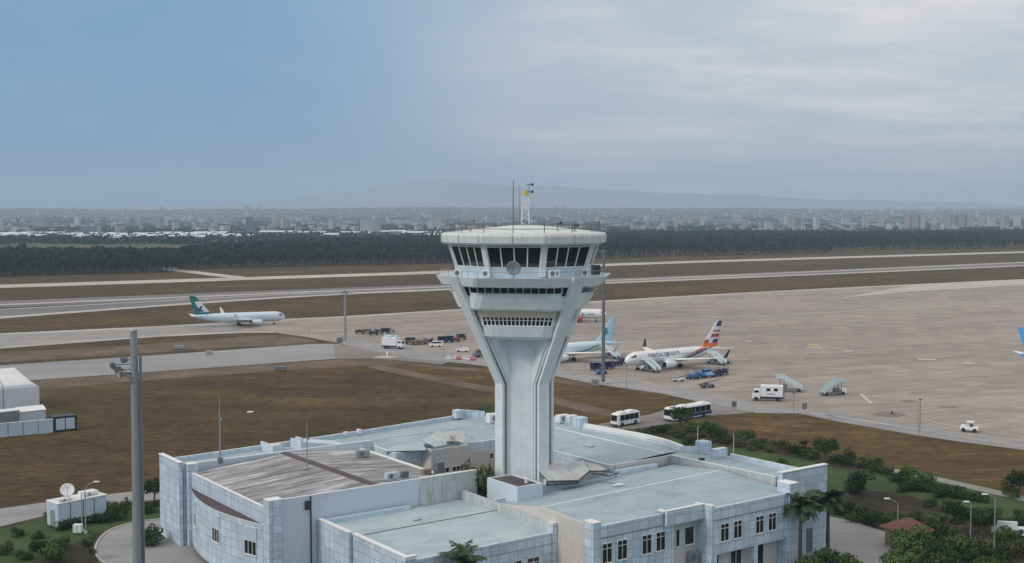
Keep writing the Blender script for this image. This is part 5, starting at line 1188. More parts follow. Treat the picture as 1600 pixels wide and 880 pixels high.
# hipped right end
b.loft([tr(-3, 0), [(.0+(0 if z < 5.5 else -1.0-(z-5.5)*.6), W_/2+(y-W_/2)*(1 if z < 6 else .96), z*1.0) for y, z in prof]], 0, True)
M['tent'] = mat('tent fabric', (.70, .73, .75), .6, 0, .06, .4); b.build('canvas', 'tent', t, False)
b = MB()
for x in (-8, -16, -24): b.loft([[(x-.12, y-.05 if y < 1 else y, z+.05) for y, z in prof[:5]], [(x+.12, y-.05 if y < 1 else y, z+.05) for y, z in prof[:5]]], 0, False, False, None, False)
b.build('seam', 'grey', t, False)
def cabin(label, px, py, w, d, h, az, m, roof=None, name='cabin', cat='cabin', ov=.15):
    p = P(px, py); t = thing(name, label, cat, (p.x, p.y, 0), az); b = MB(); b.bevbox(0, w, 0, d, .1, h, .05); b.build('wall', m, t)
    b = MB()
    if roof == 'gable': b.loft([[(-ov, -ov, h), (w+ov, -ov, h), (w+ov, d/2, h+.75), (-ov, d/2, h+.75)], [(-ov, d+ov, h), (w+ov, d+ov, h), (w+ov, d/2, h+.8), (-ov, d/2, h+.8)]]) if False else [b.face([(-ov, -ov, h), (w+ov, -ov, h), (w+ov, d/2, h+.8), (-ov, d/2, h+.8)]), b.face([(w+ov, d+ov, h), (-ov, d+ov, h), (-ov, d/2, h+.8), (w+ov, d/2, h+.8)]), b.face([(w+ov-.02, -ov, h), (w+ov-.02, d+ov, h), (w+ov-.02, d/2, h+.8)]), b.face([(-ov+.02, d+ov, h), (-ov+.02, -ov, h), (-ov+.02, d/2, h+.8)])]
    else: b.bevbox(-ov*.4, w+ov*.4, -ov*.4, d+ov*.4, h, h+.14, .03)
    b.build('roof', 'white', t); return t
cabin('small white cabin with pitched roof below the storage tent', 30, 663, 5.6, 4, 2.6, az, 'bluew', 'gable')
t = cabin('grey container behind the white wall at the left edge', -40, 672, 9.2, 3.2, 3.1, az, 'grey', None, 'shipping_container', 'container')
b = MB()
for k in range(18): b.box(.3+k*.5, .42+k*.5, -.05, .0, .3, 2.9)
b.build('ribs', 'greyd', t, False)
p = P(-60, 689); q = P(83, 676); az2 = math.atan2(q.y-p.y, q.x-p.x); ln = (q-p).length
t = thing('panel_wall', 'low white panel wall in front of the storage tent', 'wall', (p.x, p.y, 0), az2); b = MB(); b.box(0, ln, 0, .3, 0, 2.7); b.build('panel', 'bluew', t); b = MB(); b.box(-.05, ln+.05, -.06, .36, 2.7, 2.82); b.build('coping', 'white', t)
b = MB()
for k in range(1, 6): b.box(ln*k/6-.06, ln*k/6+.06, -.04, -.002, .1, 2.69)
b.build('joint', 'greyd', t)
p = P(84, 676); t = thing('framed_box', 'dark framed box with two pale doors at the end of the panel wall', 'container', (p.x, p.y, 0), az2+R(4)); b = MB(); b.bevbox(0, 4.7, 0, 3, .1, 3.2, .06); b.build('frame', 'dark', t)
for x in (.5, 2.45): b = MB(); b.box(x, x+1.75, -.05, .005, .45, 2.75); b.build('door', 'bluew', t)
b = MB(); b.bevbox(4.72, 5.2, .2, 1.0, .1, .9, .05); b.build('step', 'greyd', t)
# equipment cabin with dish, lower left
p = P(91, 828); q = P(166, 812); az3 = math.atan2(q.y-p.y, q.x-p.x); ln = 7.6
t = thing('equipment_cabin', 'white ribbed equipment cabin among hedges, lower left', 'cabin', (p.x, p.y, 0), az3); b = MB(); b.bevbox(0, ln, 0, 3.2, .2, 3.6, .08); b.build('wall', 'bluew', t)
b = MB(); b.bevbox(-.1, ln+.1, -.1, 3.3, 3.6, 3.78, .05); b.build('roof', 'white', t); b = MB()
for x in (1.9, 3.9, 5.6): b.box(x-.06, x+.06, -.05, .004, .3, 3.55)
b.build('joint', 'greyd', t); b = MB(); b.box(-.05, .01, .9, 2.1, .3, 2.6); b.build('door', 'grey', t)
cabinM = Matrix.Translation((p.x, p.y, 0)) @ Matrix.Rotation(az3, 4, 'Z')
q = cabinM @ Vector((2.3, 1.5, 3.8)); dish('satellite_dish', 'white satellite dish tilted on the roof of the equipment cabin', q, 1.0, R(25), R(-35), 1.2, 'white')
q = cabinM @ Vector((5.6, 1.6, 3.78)); ac_unit('air_conditioner', 'flat white roof unit right of the cabin dish', q, az3, 2.4, 1.6, .6)
q = cabinM @ Vector((1.4, .9, 3.78)); ac_unit('air_conditioner', 'flat white roof unit under the cabin dish', q, az3, 2.0, 1.2, .45)
t = thing('utility_box', 'small white utility box on the lawn below the cabin lamp', 'utility box', gp(122, 834)); b = MB(); b.bevbox(-.6, .6, -.4, .4, .1, 1.3, .05); b.build('casing', 'white', t); b = MB(); b.box(-.02, .02, -.43, -.4, .2, 1.2); b.build('door_joint', 'grey', t)
# red roofed hut and white box on the right
p = P(1409, 862); t = thing('guard_hut', 'small hut with red hipped roof among shrubs, lower right', 'hut', (p.x, p.y, 0), R(20)); b = MB(); b.bevbox(0, 4.4, 0, 3.6, 0, 2.5, .05); b.build('wall', 'timber', t); b = MB(); b.loft([[(-.6, -.6, 2.5), (5.0, -.6, 2.5), (5.0, 4.2, 2.5), (-.6, 4.2, 2.5)], [(1.6, 1.7, 3.9), (2.8, 1.7, 3.9), (2.8, 1.9, 3.9), (1.6, 1.9, 3.9)]]); b.build('roof', 'clay', t, False)
b = MB(); b.box(.6, 1.8, -.04, .01, 1, 2); b.build('window', 'glass', t)
p = P(1549, 838); t = thing('sign_board', 'white board standing on a frame between shrubs, lower right', 'board', (p.x, p.y, 0), R(-12)); b = MB(); b.bevbox(0, 3.4, 0, .25, .5, 2.2, .04); b.build('panel', 'white', t); b = MB(); b.box(.3, .45, .05, .2, 0, .5); b.box(2.95, 3.1, .05, .2, 0, .5); b.build('leg', 'greyd', t)
t = thing('outdoor_unit', 'small white box by the hedge at the right edge', 'utility box', gp(1594, 838)); b = MB(); b.bevbox(-.7, .7, -.5, .5, .1, 1.2, .06); b.build('casing', 'white', t); b = MB(); b.tube((-.1, -.53, .7), (-.1, -.49, .7), .35, .35, 12); b.build('fan_grille', 'dark', t)
t = thing('bicycle_rack', 'dark red planter rail beside the left end wall of the building', 'railing', gp(272, 843), R(-30)); b = MB()
for k in range(7): b.tube((k*.45, 0, 0), (k*.45, 0, 1.0), .04, .04, 5)
b.tube((0, 0, 1.0), (2.7, 0, 1.0), .05, .05, 5); b.build('rail', 'clay', t, False); b = MB(); b.bevbox(-.2, 2.9, -.4, .4, 0, .35, .05); b.build('kerb_box', 'clay', t, False)

# ------------------------------------------------------------------ vegetation
def leaf_mesh(name, blobs, n, size, m, seed, droop=0.0):
    """many leaf-sized faces spread through the crown's clumps"""
    r = np.random.default_rng(seed); V = []; Fc = []
    vol = np.array([bx[3]*bx[4]*bx[5] for bx in blobs])**.67; pr = vol/vol.sum()
    pick = r.choice(len(blobs), n, p=pr)
    for i in range(n):
        cx, cy, cz, rx, ry, rz = blobs[pick[i]]
        d = r.normal(size=3); d /= np.linalg.norm(d); q = r.uniform(.45, 1.08)**.6
        c = np.array((cx, cy, cz))+d*np.array((rx, ry, rz))*q
        if c[2] < .05: c[2] = .05+r.uniform(0, .2)
        nn = d+r.normal(size=3)*.6+np.array((0, 0, .35)); nn /= np.linalg.norm(nn)
        a = np.cross(nn, r.normal(size=3)); a /= np.linalg.norm(a); e = np.cross(nn, a); s = size*r.uniform(.6, 1.3)
        k = len(V); V += [tuple(c-a*s), tuple(c-e*s*.55+a*.1*s), tuple(c+a*s-nn*s*.25), tuple(c+e*s*.55+a*.1*s)]; Fc.append((k, k+1, k+2, k+3))
    me = bpy.data.meshes.new(name); me.from_pydata(V, [], Fc); me.materials.append(M[m]); return me
def tree_proto(name, label, cat, blobs, n, size, m, trunk, seed, group=None):
    t = thing(name, label, cat, (0, 0, 0), 0, group)
    o = bpy.data.objects.new('crown', leaf_mesh('crown', blobs, n, size, m, seed)); COL.objects.link(o); o.parent = t
    h, r0 = trunk; b = MB(); b.tube((0, 0, -.05), (.05, .03, h), r0, r0*.55, 7)
    for bx in blobs[:5]: b.tube((.05, .03, h*.8), (bx[0]*.8, bx[1]*.8, bx[2]), r0*.45, r0*.12, 5)
    b.build('trunk', 'bark', t, False); return t
def blobset(seed, n, R_, z0, z1, r):
    g = np.random.default_rng(seed); out = []
    for i in range(n):
        a = g.uniform(0, 2*math.pi); q = math.sqrt(g.uniform(0, 1))*R_; z = g.uniform(z0, z1); k = r*g.uniform(.6, 1.15)*(1-.35*(z-z0)/max(.1, z1-z0))
        out.append((q*math.cos(a), q*math.sin(a), z, k, k, k*.8))
    return out
# prototypes, all about one metre in radius; instances scale them
protos = {}
def place(kind, px, py, size, label, group=None, sq=1.0):
    p = P(px, py); return place_xy(kind, p.x, p.y, size, label, group, sq)
def place_xy(kind, x, y, size, label, group=None, sq=1.0, z=0.0):
    rz = random.uniform(0, 6.28); sc = (size, size, size*sq)
    if kind not in protos:
        k, m, seed = kind.split('_'); seed = int(seed)
        if k == 'bush': t = tree_proto('shrub', label, 'shrub', blobset(seed, 11, .68, .3, .85, .5), 900, .085, m, (.4, .05), seed)
        elif k == 'hedge': t = tree_proto('hedge', label, 'hedge', [(x_, y_, .4, .38, .36, .5) for x_ in np.linspace(-1.3, 1.3, 6) for y_ in (-.15, .2)], 1300, .09, m, (.3, .04), seed)
        elif k == 'tree': t = tree_proto('leafy_tree', label, 'tree', blobset(seed, 14, .72, .85, 1.75, .5), 1500, .085, m, (.95, .075), seed)
        elif k == 'thin': t = tree_proto('young_tree', label, 'tree', blobset(seed, 7, .5, .8, 2.0, .36), 520, .08, m, (1.1, .05), seed)
        protos[kind] = t
        t.location = (x, y, z); t.rotation_euler.z = rz; t.scale = sc
        if group: t['group'] = group
        return t
    t = dup(protos[kind], label, (x, y, z), rz, sc, group)
    if not group and 'group' in t: del t['group']
    return t
M['leafd'], M['leafm'], M['leafy'] = M['leaf_d'], M['leaf_m'], M['leaf_y']
place('tree_leafd_1', 1064, 668, 2.5, 'bushy dark tree standing right in front of the long airport bus')
place('tree_leafm_2', 1290, 722, 2.4, 'round green tree with visible trunk on the lawn edge, right of centre')
place('bush_leafd_13', 1346, 772, 2.5, 'largest round dark bush standing alone on the right lawn', None, 1.45)
place('bush_leafm_4', 1361, 733, 2.3, 'rounded mid green shrub behind the lone dark lawn bush')
place('tree_leafm_2', 1165, 696, 2.1, 'small spreading green tree behind the end fin of the building', None, .8)
place('bush_leafy_5', 1218, 702, 1.9, 'olive shrub in the hedge line right of the small spreading tree'); place('bush_leafd_6', 1186, 700, 1.8, 'dark shrub touching the small spreading tree'); place('bush_leafd_6', 1252, 712, 2.2, 'dark shrub left of the tree with the visible trunk'); place('thin_leafd_7', 1253, 712, 1.6, 'slender young tree rising out of the dark shrub on the lawn edge'); place('bush_leafy_5', 1234, 709, 1.6, 'low olive shrub between two darker shrubs on the lawn edge')
place('bush_leafd_6', 1323, 726, 2.1, 'dark shrub right of the tree with the visible trunk'); place('thin_leafm_8', 1327, 722, 1.4, 'thin light green sapling on the lawn edge'); place('bush_leafy_5', 1384, 742, 1.6, 'small olive shrub at the start of the pale garden path')
place('bush_leafm_4', 1425, 752, 2.5, 'broad light green shrub beside the pale garden path'); place('bush_leafd_6', 1404, 754, 1.7, 'dark low shrub left of the broad path shrub'); place('bush_leafm_4', 1445, 757, 2.0, 'second light green shrub right of the broad path shrub')
for i, (px, py, lab) in enumerate(((1420, 765, 'dark clipped hedge piece under the broad path shrub'), (1452, 769, 'dark hedge piece, second along the garden path'), (1482, 775, 'dark hedge piece in the middle of the path hedge'), (1512, 781, 'dark hedge piece near the right end of the path hedge'))):
    place('hedge_leafd_9', px, py, 2.0, lab, 'hedge pieces along the garden path', .85)
place('tree_leafd_1', 1592, 778, 2.4, 'dark tree at the right edge beside the pale path'); place('bush_leafm_4', 1578, 777, 1.6, 'green shrub left of the dark tree at the right edge')
for px, py, s, k, lab in ((1318, 803, 2.0, 'bush_leafd_6', 'dark shrub at the back of the parking area, leftmost'), (1341, 808, 2.1, 'bush_leafy_5', 'brownish shrub behind the parking area'), (1366, 822, 2.2, 'bush_leafd_10', 'dense dark shrub above the parking kerb'), (1392, 822, 1.6, 'bush_leafy_5', 'pale olive shrub near the curved street lamp'), (1415, 826, 1.8, 'bush_leafd_10', 'dark shrub right behind the curved street lamp'), (1453, 792, 1.4, 'bush_leafd_6', 'small dark shrub in the bare garden bed'), (1484, 798, 2.0, 'bush_leafy_5', 'dry olive shrub in the bare garden bed'), (1300, 790, 1.6, 'bush_leafd_6', 'dark shrub beyond the second palm'),
        (1424, 884, 2.7, 'tree_leafm_2', 'bright green tree leaning over the red roofed hut'), (1406, 893, 2.7, 'bush_leafm_4', 'dark bush in front of the red roofed hut'), (1452, 893, 2.4, 'bush_leafm_4', 'green bush in front of the red roofed hut, right'), (1470, 842, 2.4, 'bush_leafd_10', 'dark bush to the right of the red roof'), (1493, 833, 2.3, 'tree_leafd_3', 'dark tree behind the short street lamp'), (1496, 866, 2.6, 'bush_leafm_4', 'wide green bush at the bottom between two lamps'), (1534, 838, 2.2, 'tree_leafd_1', 'dark tree left of the white board'), (1530, 866, 2.2, 'bush_leafy_5', 'olive rounded bush left of the long armed lamp'), (1572, 852, 2.4, 'bush_leafm_4', 'green bush growing before the white board'), (1590, 872, 2.4, 'bush_leafy_5', 'olive bush in the bottom right corner'), (1560, 880, 2.0, 'bush_leafd_6', 'dark bush at the bottom near the long armed lamp'), (1510, 812, 1.6, 'bush_leafd_10', 'small dark bush above the short street lamp'), (1470, 880, 2.2, 'bush_leafd_10', 'dark bush at the bottom edge right of the hut'), (1596, 826, 2.2, 'bush_leafd_6', 'dark bush at the right edge behind the small white box'), (1450, 820, 1.5, 'bush_leafy_5', 'dry bush above the red roofed hut'), (1551, 812, 1.8, 'bush_leafm_4', 'green bush above the white board')):
    place(k, px, py, s, lab)
for px, py, s, k, lab in ((1306, 893, 3.0, 'bush_leafd_6', 'large dark plant mass at the foot of the second palm'), (1334, 905, 2.6, 'bush_leafm_4', 'green plant mass at the bottom right of the second palm'), (1270, 900, 2.4, 'bush_leafm_4', 'light green shrub at the foot of the first palm')): place(k, px, py, s, lab)
for px, py, s, k, lab in ((972, 690, 1.6, 'bush_leafd_6', 'dark shrub in front of the minibus'), (990, 684, 1.7, 'bush_leafy_5', 'grey green shrub right of the minibus front'), (1006, 682, 1.8, 'bush_leafm_4', 'green shrub in the row behind the curved parapet'), (1023, 678, 1.8, 'bush_leafd_10', 'dark shrub in the row behind the curved parapet'), (1040, 676, 1.9, 'bush_leafd_6', 'dark shrub left of the bushy tree by the bus'), (1030, 690, 1.6, 'bush_leafy_5', 'olive shrub on the lawn behind the parapet'), (1084, 676, 2.2, 'bush_leafm_4', 'light green shrub right of the bushy bus tree'), (1108, 690, 2.2, 'tree_leafm_2', 'green tree behind the cream pole and roof block'), (1128, 692, 1.8, 'bush_leafd_10', 'dark shrub between the two cream poles'), (1078, 694, 1.8, 'bush_leafd_6', 'dark shrub left of the cream pole'), (1126, 682, 1.6, 'bush_leafy_5', 'olive shrub on the slope behind the cream poles'), (1224, 728, 1.3, 'bush_leafm_4', 'small bright shrub alone on the lawn behind the end wall')): place(k, px, py, s, lab)
# left garden
for px, py, s, k, lab in ((78, 880, 2.4, 'bush_leafm_4', 'broad green bush on the lower left lawn'), (62, 862, 1.7, 'bush_leafd_6', 'dark bush behind the broad lower left bush'), (94, 858, 1.6, 'bush_leafd_10', 'dark bush right behind the broad lower left bush'), (141, 874, 1.5, 'thin_leafd_7', 'small dark tree beside the curved drive, lower left'), (28, 838, 1.2, 'bush_leafd_6', 'small bush near the left edge of the lower lawn'), (12, 866, 1.5, 'bush_leafy_5', 'olive bush at the left edge, lower lawn'), (36, 876, 1.3, 'bush_leafd_10', 'small dark bush left of the broad lower left bush'), (82, 815, 1.4, 'bush_leafd_6', 'dark shrub at the left end of the equipment cabin'), (232, 850, 2.3, 'bush_leafd_10', 'dark bush between the thick mast and the end wall'), (225, 845, 1.6, 'bush_leafm_4', 'green shrub directly right of the thick mast'), (178, 812, 1.8, 'bush_leafd_6', 'dark shrub at the right end of the equipment cabin'), (197, 806, 1.5, 'thin_leafm_8', 'young green tree left of the thick mast'), (236, 800, 1.7, 'bush_leafd_6', 'dark shrub hugging the back of the end wall'), (241, 786, 2.0, 'tree_leafd_3', 'dark tree behind the left end wall of the building'), (60, 842, 1.0, 'bush_leafd_6', 'tiny dark bush in the middle of the lower left lawn'), (374, 722, 1.8, 'bush_leafm_4', 'green tree top peeping over the rear parapet')): place(k, px, py, s, lab, None, 1.5 if 'peeping' in lab else 1.0)
place('hedge_leafd_9', 112, 824, 1.6, 'dark clipped hedge in front of the equipment cabin, left piece', 'hedges before the equipment cabin', 1.0); place('hedge_leafd_9', 148, 817, 1.6, 'dark clipped hedge in front of the equipment cabin, right piece', 'hedges before the equipment cabin', 1.0); place('hedge_leafm_11', 181, 797, 1.5, 'light green block hedge right of the equipment cabin')
q = OBM @ Vector((.4, 8.2, 0)); place_xy('tree_leafy_12', q.x, q.y, 3.0, 'olive tree growing in the court at the left foot of the tower', None, 2.0)
q = OBM @ Vector((-2.2, 8.6, 0)); place_xy('bush_leafd_6', q.x, q.y, 3.2, 'dark shrub in the narrow court left of the tower foot', None, 2.4)
q = P(486, 905); place_xy('bush_leafd_10', q.x, q.y, 2.2, 'dark spiky bush at the bottom before the plain side wall', None, 1.4)
q = P(640, 930); place_xy('bush_leafy_5', q.x, q.y, 1.6, 'yellow green shrub tip at the bottom by the low wing corner', None, 1.9)

for i, (px, py, s_, k) in enumerate(((1330, 815, 1.3, 'bush_leafm_4'), (1352, 806, 1.2, 'bush_leafd_10'), (1378, 812, 1.4, 'bush_leafy_5'), (1405, 812, 1.2, 'bush_leafm_4'), (1432, 812, 1.3, 'bush_leafd_6'), (1465, 815, 1.5, 'bush_leafm_4'), (1490, 818, 1.3, 'bush_leafy_5'), (1480, 856, 1.7, 'bush_leafm_4'), (1512, 876, 1.8, 'bush_leafd_10'), (1545, 858, 1.5, 'bush_leafd_6'), (1585, 858, 1.6, 'bush_leafd_10'), (1542, 892, 1.9, 'bush_leafm_4'), (1490, 896, 2.0, 'bush_leafd_6'), (1528, 822, 1.4, 'bush_leafd_10'), (1574, 830, 1.5, 'bush_leafd_6'), (1592, 806, 1.3, 'bush_leafy_5'))): place(k, px, py, s_, 'low mixed shrub in the dense planting between and behind the right-hand street lamps', 'filler shrubs in the right garden', .9)
for i, (px, py, s_, k) in enumerate(((1172, 704, 1.2, 'bush_leafy_5'), (1200, 706, 1.2, 'bush_leafm_4'), (1266, 717, 1.2, 'bush_leafm_4'), (1272, 714, 1.3, 'bush_leafd_10'), (1306, 722, 1.4, 'bush_leafy_5'), (1340, 730, 1.3, 'bush_leafy_5'), (1372, 738, 1.3, 'bush_leafd_6'), (1050, 680, 1.3, 'bush_leafm_4'), (1064, 684, 1.4, 'bush_leafd_10'), (1096, 684, 1.3, 'bush_leafy_5'), (1116, 684, 1.3, 'bush_leafd_6'), (1142, 690, 1.3, 'bush_leafy_5'), (1152, 698, 1.2, 'bush_leafd_10'))): place(k, px, py, s_, 'small filler shrub in the planting strip between the lawn and the dry verge', 'filler shrubs along the dry verge', .85)
def palm(label, x, y, h, rc, nf, seed, lean=0.0, group=None):
    g = random.Random(seed); t = thing('palm_tree', label, 'palm tree', (x, y, 0), 0, group)
    b = MB(); n = 7
    for k in range(n):
        z0, z1 = h*k/n, h*(k+1)/n; b.tube((lean*z0/h, 0, z0), (lean*z1/h, 0, z1+.03), .30-.10*k/n, .28-.10*(k+1)/n, 9)
    for k in range(16):
        a = g.uniform(0, 6.28); z = h-g.uniform(.1, 1.1); b.tube((lean+.15*math.cos(a), .15*math.sin(a), z), (lean+.42*math.cos(a), .42*math.sin(a), z+.25), .09, .05, 4)
    b.build('trunk', 'bark', t, False); b = MB()
    for k in range(nf):
        a = 2*math.pi*k/nf*2.4+g.uniform(-.2, .2); el = g.uniform(-.35, 1.35); d = Vector((math.cos(a), math.sin(a), 0)); sd = Vector((-d.y, d.x, 0)); pts = []; p = Vector((lean, 0, h-.1)); ang = el; L_ = rc*g.uniform(.85, 1.1); N_ = 12
        for j in range(N_+1): pts.append(p.copy()); p = p+(d*math.cos(ang)+Vector((0, 0, math.sin(ang))))*(L_/N_); ang -= (1.35+.5*g.random())/N_*(1.2 if j > 4 else .6)
        b.path(pts[:9], .03, 4, 0)
        for j in range(2, N_+1):
            w = rc*.26*math.sin(math.pi*min(1, (j/N_)**.7))+.12
            for rep in (0, .5):
                q = pts[j-1].lerp(pts[j], rep); tn = (pts[j]-pts[j-1]).normalized(); up = sd.cross(tn)
                for s in (-1, 1):
                    tip = q+sd*(s*w*.85)+tn*(w*.45)-Vector((0, 0, w*g.uniform(.25, .7))); b.face([q-tn*.075, q+tn*.075, tip+tn*.045, tip-tn*.045], 0)
    b.build('crown', 'palm', t, False); return t
p = P(1250, 889); palm('palm tree nearest the right end wall of the building', p.x, p.y, 8.2, 3.3, 38, 3)
p = P(1293, 873); palm('second palm tree, farther right beside the parking area', p.x, p.y, 7.9, 3.2, 38, 5)
palm('palm crown at the bottom centre before the low wing', (722-800)/F*127, 127, 7.2, 3.0, 26, 8)
palm('small palm behind the rear roof, left of the tower shaft', (757-800)/F*212, 212, 8.8, 2.6, 30, 9)

# woods beyond the runway: one continuous mass each
def inside(poly, x, y):
    c = False; n = len(poly)
    for i in range(n):
        x0, y0 = poly[i]; x1, y1 = poly[i-1]
        if (y0 > y) != (y1 > y) and x < (x1-x0)*(y-y0)/(y1-y0)+x0: c = not c
    return c
def wood(name, poly, sp_front, front_depth, sp_back, h, seed, lab=None):
    r = np.random.default_rng(seed); xs = [p[0] for p in poly]; ys = [p[1] for p in poly]; T_ = []
    def fill(sp, cond):
        y = min(ys)
        while y < max(ys):
            x = min(xs)
            while x < max(xs):
                px, py = x+r.uniform(-.45, .45)*sp, y+r.uniform(-.45, .45)*sp
                if inside(poly, px, py) and cond(px, py): T_.append((px, py, sp))
                x += sp
            y += sp*.9
    def fd(px, py): return not inside(poly, px, py-front_depth)
    fill(sp_front, fd); fill(sp_back, lambda a, c: not fd(a, c))
    V = []; k = 0
    for (px, py, sp) in T_:
        near = sp == sp_front; n = 46 if near else 26; H = h*r.uniform(.78, 1.14)*(1.12 if r.random() < .08 else 1); cr = sp*.62*r.uniform(.8, 1.25); s0 = (1.15 if near else 2.0)
        d = r.normal(size=(n, 3)); d /= np.linalg.norm(d, axis=1)[:, None]; d[:, 2] = np.where(r.random(n) < .75, np.abs(d[:, 2]), d[:, 2])
        base = .30 if near else .5
        c = np.stack([px+d[:, 0]*cr, py+d[:, 1]*cr, H*(base+.30)+d[:, 2]*H*(.70-base)*.98-(np.abs(d[:, 2]) < .3)*r.uniform(0, H*.25, n)], 1); c[:, 2] = np.maximum(c[:, 2], .8)
        nn = d+r.normal(size=(n, 3))*.5; nn[:, 2] += .3; nn /= np.linalg.norm(nn, axis=1)[:, None]
        a = np.cross(nn, r.normal(size=(n, 3))); a /= np.linalg.norm(a, axis=1)[:, None]; e = np.cross(nn, a); s = (s0*r.uniform(.6, 1.35, n))[:, None]
        V.append(np.stack([c-a*s, c-e*s*.7, c+a*s, c+e*s*.7], 1).reshape(-1, 3))
        # trunk as a slim crossed blade pair, dark
        if near:
            w = .28; V.append(np.array([[px-w, py, 0], [px+w, py, 0], [px+w*.6, py, H*.6], [px-w*.6, py, H*.6]])); V.append(np.array([[px, py-w, 0], [px, py+w, 0], [px, py+w*.6, H*.6], [px, py-w*.6, H*.6]]))
    V = np.concatenate(V); nf = len(V)//4
    me = bpy.data.meshes.new(name); me.vertices.add(len(V)); me.vertices.foreach_set('co', V.astype(np.float32).ravel()); me.loops.add(nf*4); me.loops.foreach_set('vertex_index', np.arange(nf*4, dtype=np.int32)); me.polygons.add(nf); me.polygons.foreach_set('loop_start', np.arange(0, nf*4, 4, dtype=np.int32)); me.polygons.foreach_set('loop_total', np.full(nf, 4, dtype=np.int32)); me.update()
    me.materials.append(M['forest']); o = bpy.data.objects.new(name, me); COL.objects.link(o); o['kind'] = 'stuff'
    if lab: o['label'] = lab
    return o
g2 = lambda *pts: [tuple(P(x, y).xy) for x, y in pts]
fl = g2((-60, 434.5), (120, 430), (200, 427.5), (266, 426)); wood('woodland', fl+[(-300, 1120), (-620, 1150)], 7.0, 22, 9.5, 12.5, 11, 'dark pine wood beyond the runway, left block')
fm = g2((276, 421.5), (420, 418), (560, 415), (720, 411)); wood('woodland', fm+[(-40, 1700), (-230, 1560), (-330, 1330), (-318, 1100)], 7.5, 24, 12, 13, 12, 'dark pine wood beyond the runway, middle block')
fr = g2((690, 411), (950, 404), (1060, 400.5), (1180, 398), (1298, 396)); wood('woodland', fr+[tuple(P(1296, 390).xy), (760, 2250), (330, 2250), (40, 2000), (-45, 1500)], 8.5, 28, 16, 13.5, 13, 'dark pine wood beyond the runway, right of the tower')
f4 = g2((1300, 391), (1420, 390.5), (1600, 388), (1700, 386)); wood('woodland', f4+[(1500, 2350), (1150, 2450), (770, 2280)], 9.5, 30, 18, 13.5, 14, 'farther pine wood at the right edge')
# single trees rising over the wood's top line
for px, Yd, hh, s, lab in ((35, 1150, 21, 5.5, 'tallest dark tree rising above the left wood'), (1000, 1600, 18, 5, 'tree rising above the wood right of the tower'), (470, 1350, 19, 5, 'tree rising above the middle wood')):
    place_xy('tree_leafd_1', (px-800)/F*Yd, Yd, s, lab, None, hh/(s*2.1))

# ------------------------------------------------------------------ far city
def far_boxes(name, items, lab):
    V = []; Fc = []; mi = []
    for (x, y, z, w, d, h, m, a) in items:
        c, s = math.cos(a), math.sin(a); k = len(V)
        for zz in (z, z+h):
            for ex, ey in ((-1, -1), (1, -1), (1, 1), (-1, 1)): V.append((x+(ex*w*c-ey*d*s)/2, y+(ex*w*s+ey*d*c)/2, zz))
        for q in ((4,5,6,7),(0,1,5,4),(1,2,6,5),(2,3,7,6),(3,0,4,7)): Fc.append(tuple(k+i for i in q)); mi.append(m if q != (4,5,6,7) else (4 if (h < 9 and m != 2) else m))
    me = bpy.data.meshes.new(name); me.from_pydata(V, [], Fc)
    for q in M['farwall']: me.materials.append(q)
    me.polygons.foreach_set('material_index', mi); o = bpy.data.objects.new(name, me); COL.objects.link(o); o['kind'] = 'stuff'; o['label'] = lab; return o
g = random.Random(21); items = []
for i in range(5200):
    Y = 2700+6000*g.random()**1.15; px = g.uniform(-120, 1720); x = (px-800)/F*Y
    dens = .5+.5*math.sin(px/90+Y/700)*math.sin(px/37-Y/1300)
    dens *= .5+.5*math.sin(px/23+Y/410)
    if g.random() > .12+.9*dens: continue
    if px > 960 and Y < 3000: continue
    h = g.choice((4, 5, 6, 6, 8, 10, 13, 16)) if g.random() < .94 else g.uniform(20, 38)
    if Y > 6500: h *= .8
    items.append((x, Y, max(0, hill_h(x, Y))-1, g.uniform(9, 22), g.uniform(9, 18), h+1, g.choice((0, 0, 1, 1, 2, 3)), g.uniform(0, 1.5)))
far_boxes('city_houses', items, 'hazy sprawl of small pale houses on the plain')
def tree_clumps(name, n, seed, lab):
    r = np.random.default_rng(seed); V = []
    for i in range(n):
        Y = 1750+4200*r.random()**1.5; px = r.uniform(-80, 1680); x = (px-800)/F*Y
        if Y < 2500 and px > 690: continue
        ln = r.integers(3, 12); a = r.uniform(-.25, .25)
        for k in range(ln):
            cx, cy = x+k*9*math.cos(a), Y+k*9*math.sin(a); m = 12; d = r.normal(size=(m, 3)); d /= np.linalg.norm(d, axis=1)[:, None]; H = r.uniform(6, 12); c = np.stack([cx+d[:, 0]*6, cy+d[:, 1]*6, H*.5+d[:, 2]*H*.5], 1)+np.array([0, 0, max(0, hill_h(cx, cy))])
            nn = d+r.normal(size=(m, 3))*.4; nn /= np.linalg.norm(nn, axis=1)[:, None]; b_ = np.cross(nn, r.normal(size=(m, 3))); b_ /= np.linalg.norm(b_, axis=1)[:, None]; e = np.cross(nn, b_); V.append(np.stack([c-b_*3.2, c-e*2.6, c+b_*3.2, c+e*2.6], 1).reshape(-1, 3))
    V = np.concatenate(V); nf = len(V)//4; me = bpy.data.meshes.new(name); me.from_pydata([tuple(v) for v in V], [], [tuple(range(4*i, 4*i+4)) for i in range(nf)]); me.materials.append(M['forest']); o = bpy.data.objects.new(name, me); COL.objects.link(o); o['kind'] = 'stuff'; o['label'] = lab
tree_clumps('distant_trees', 900, 5, 'scattered dark tree lines between the far houses')
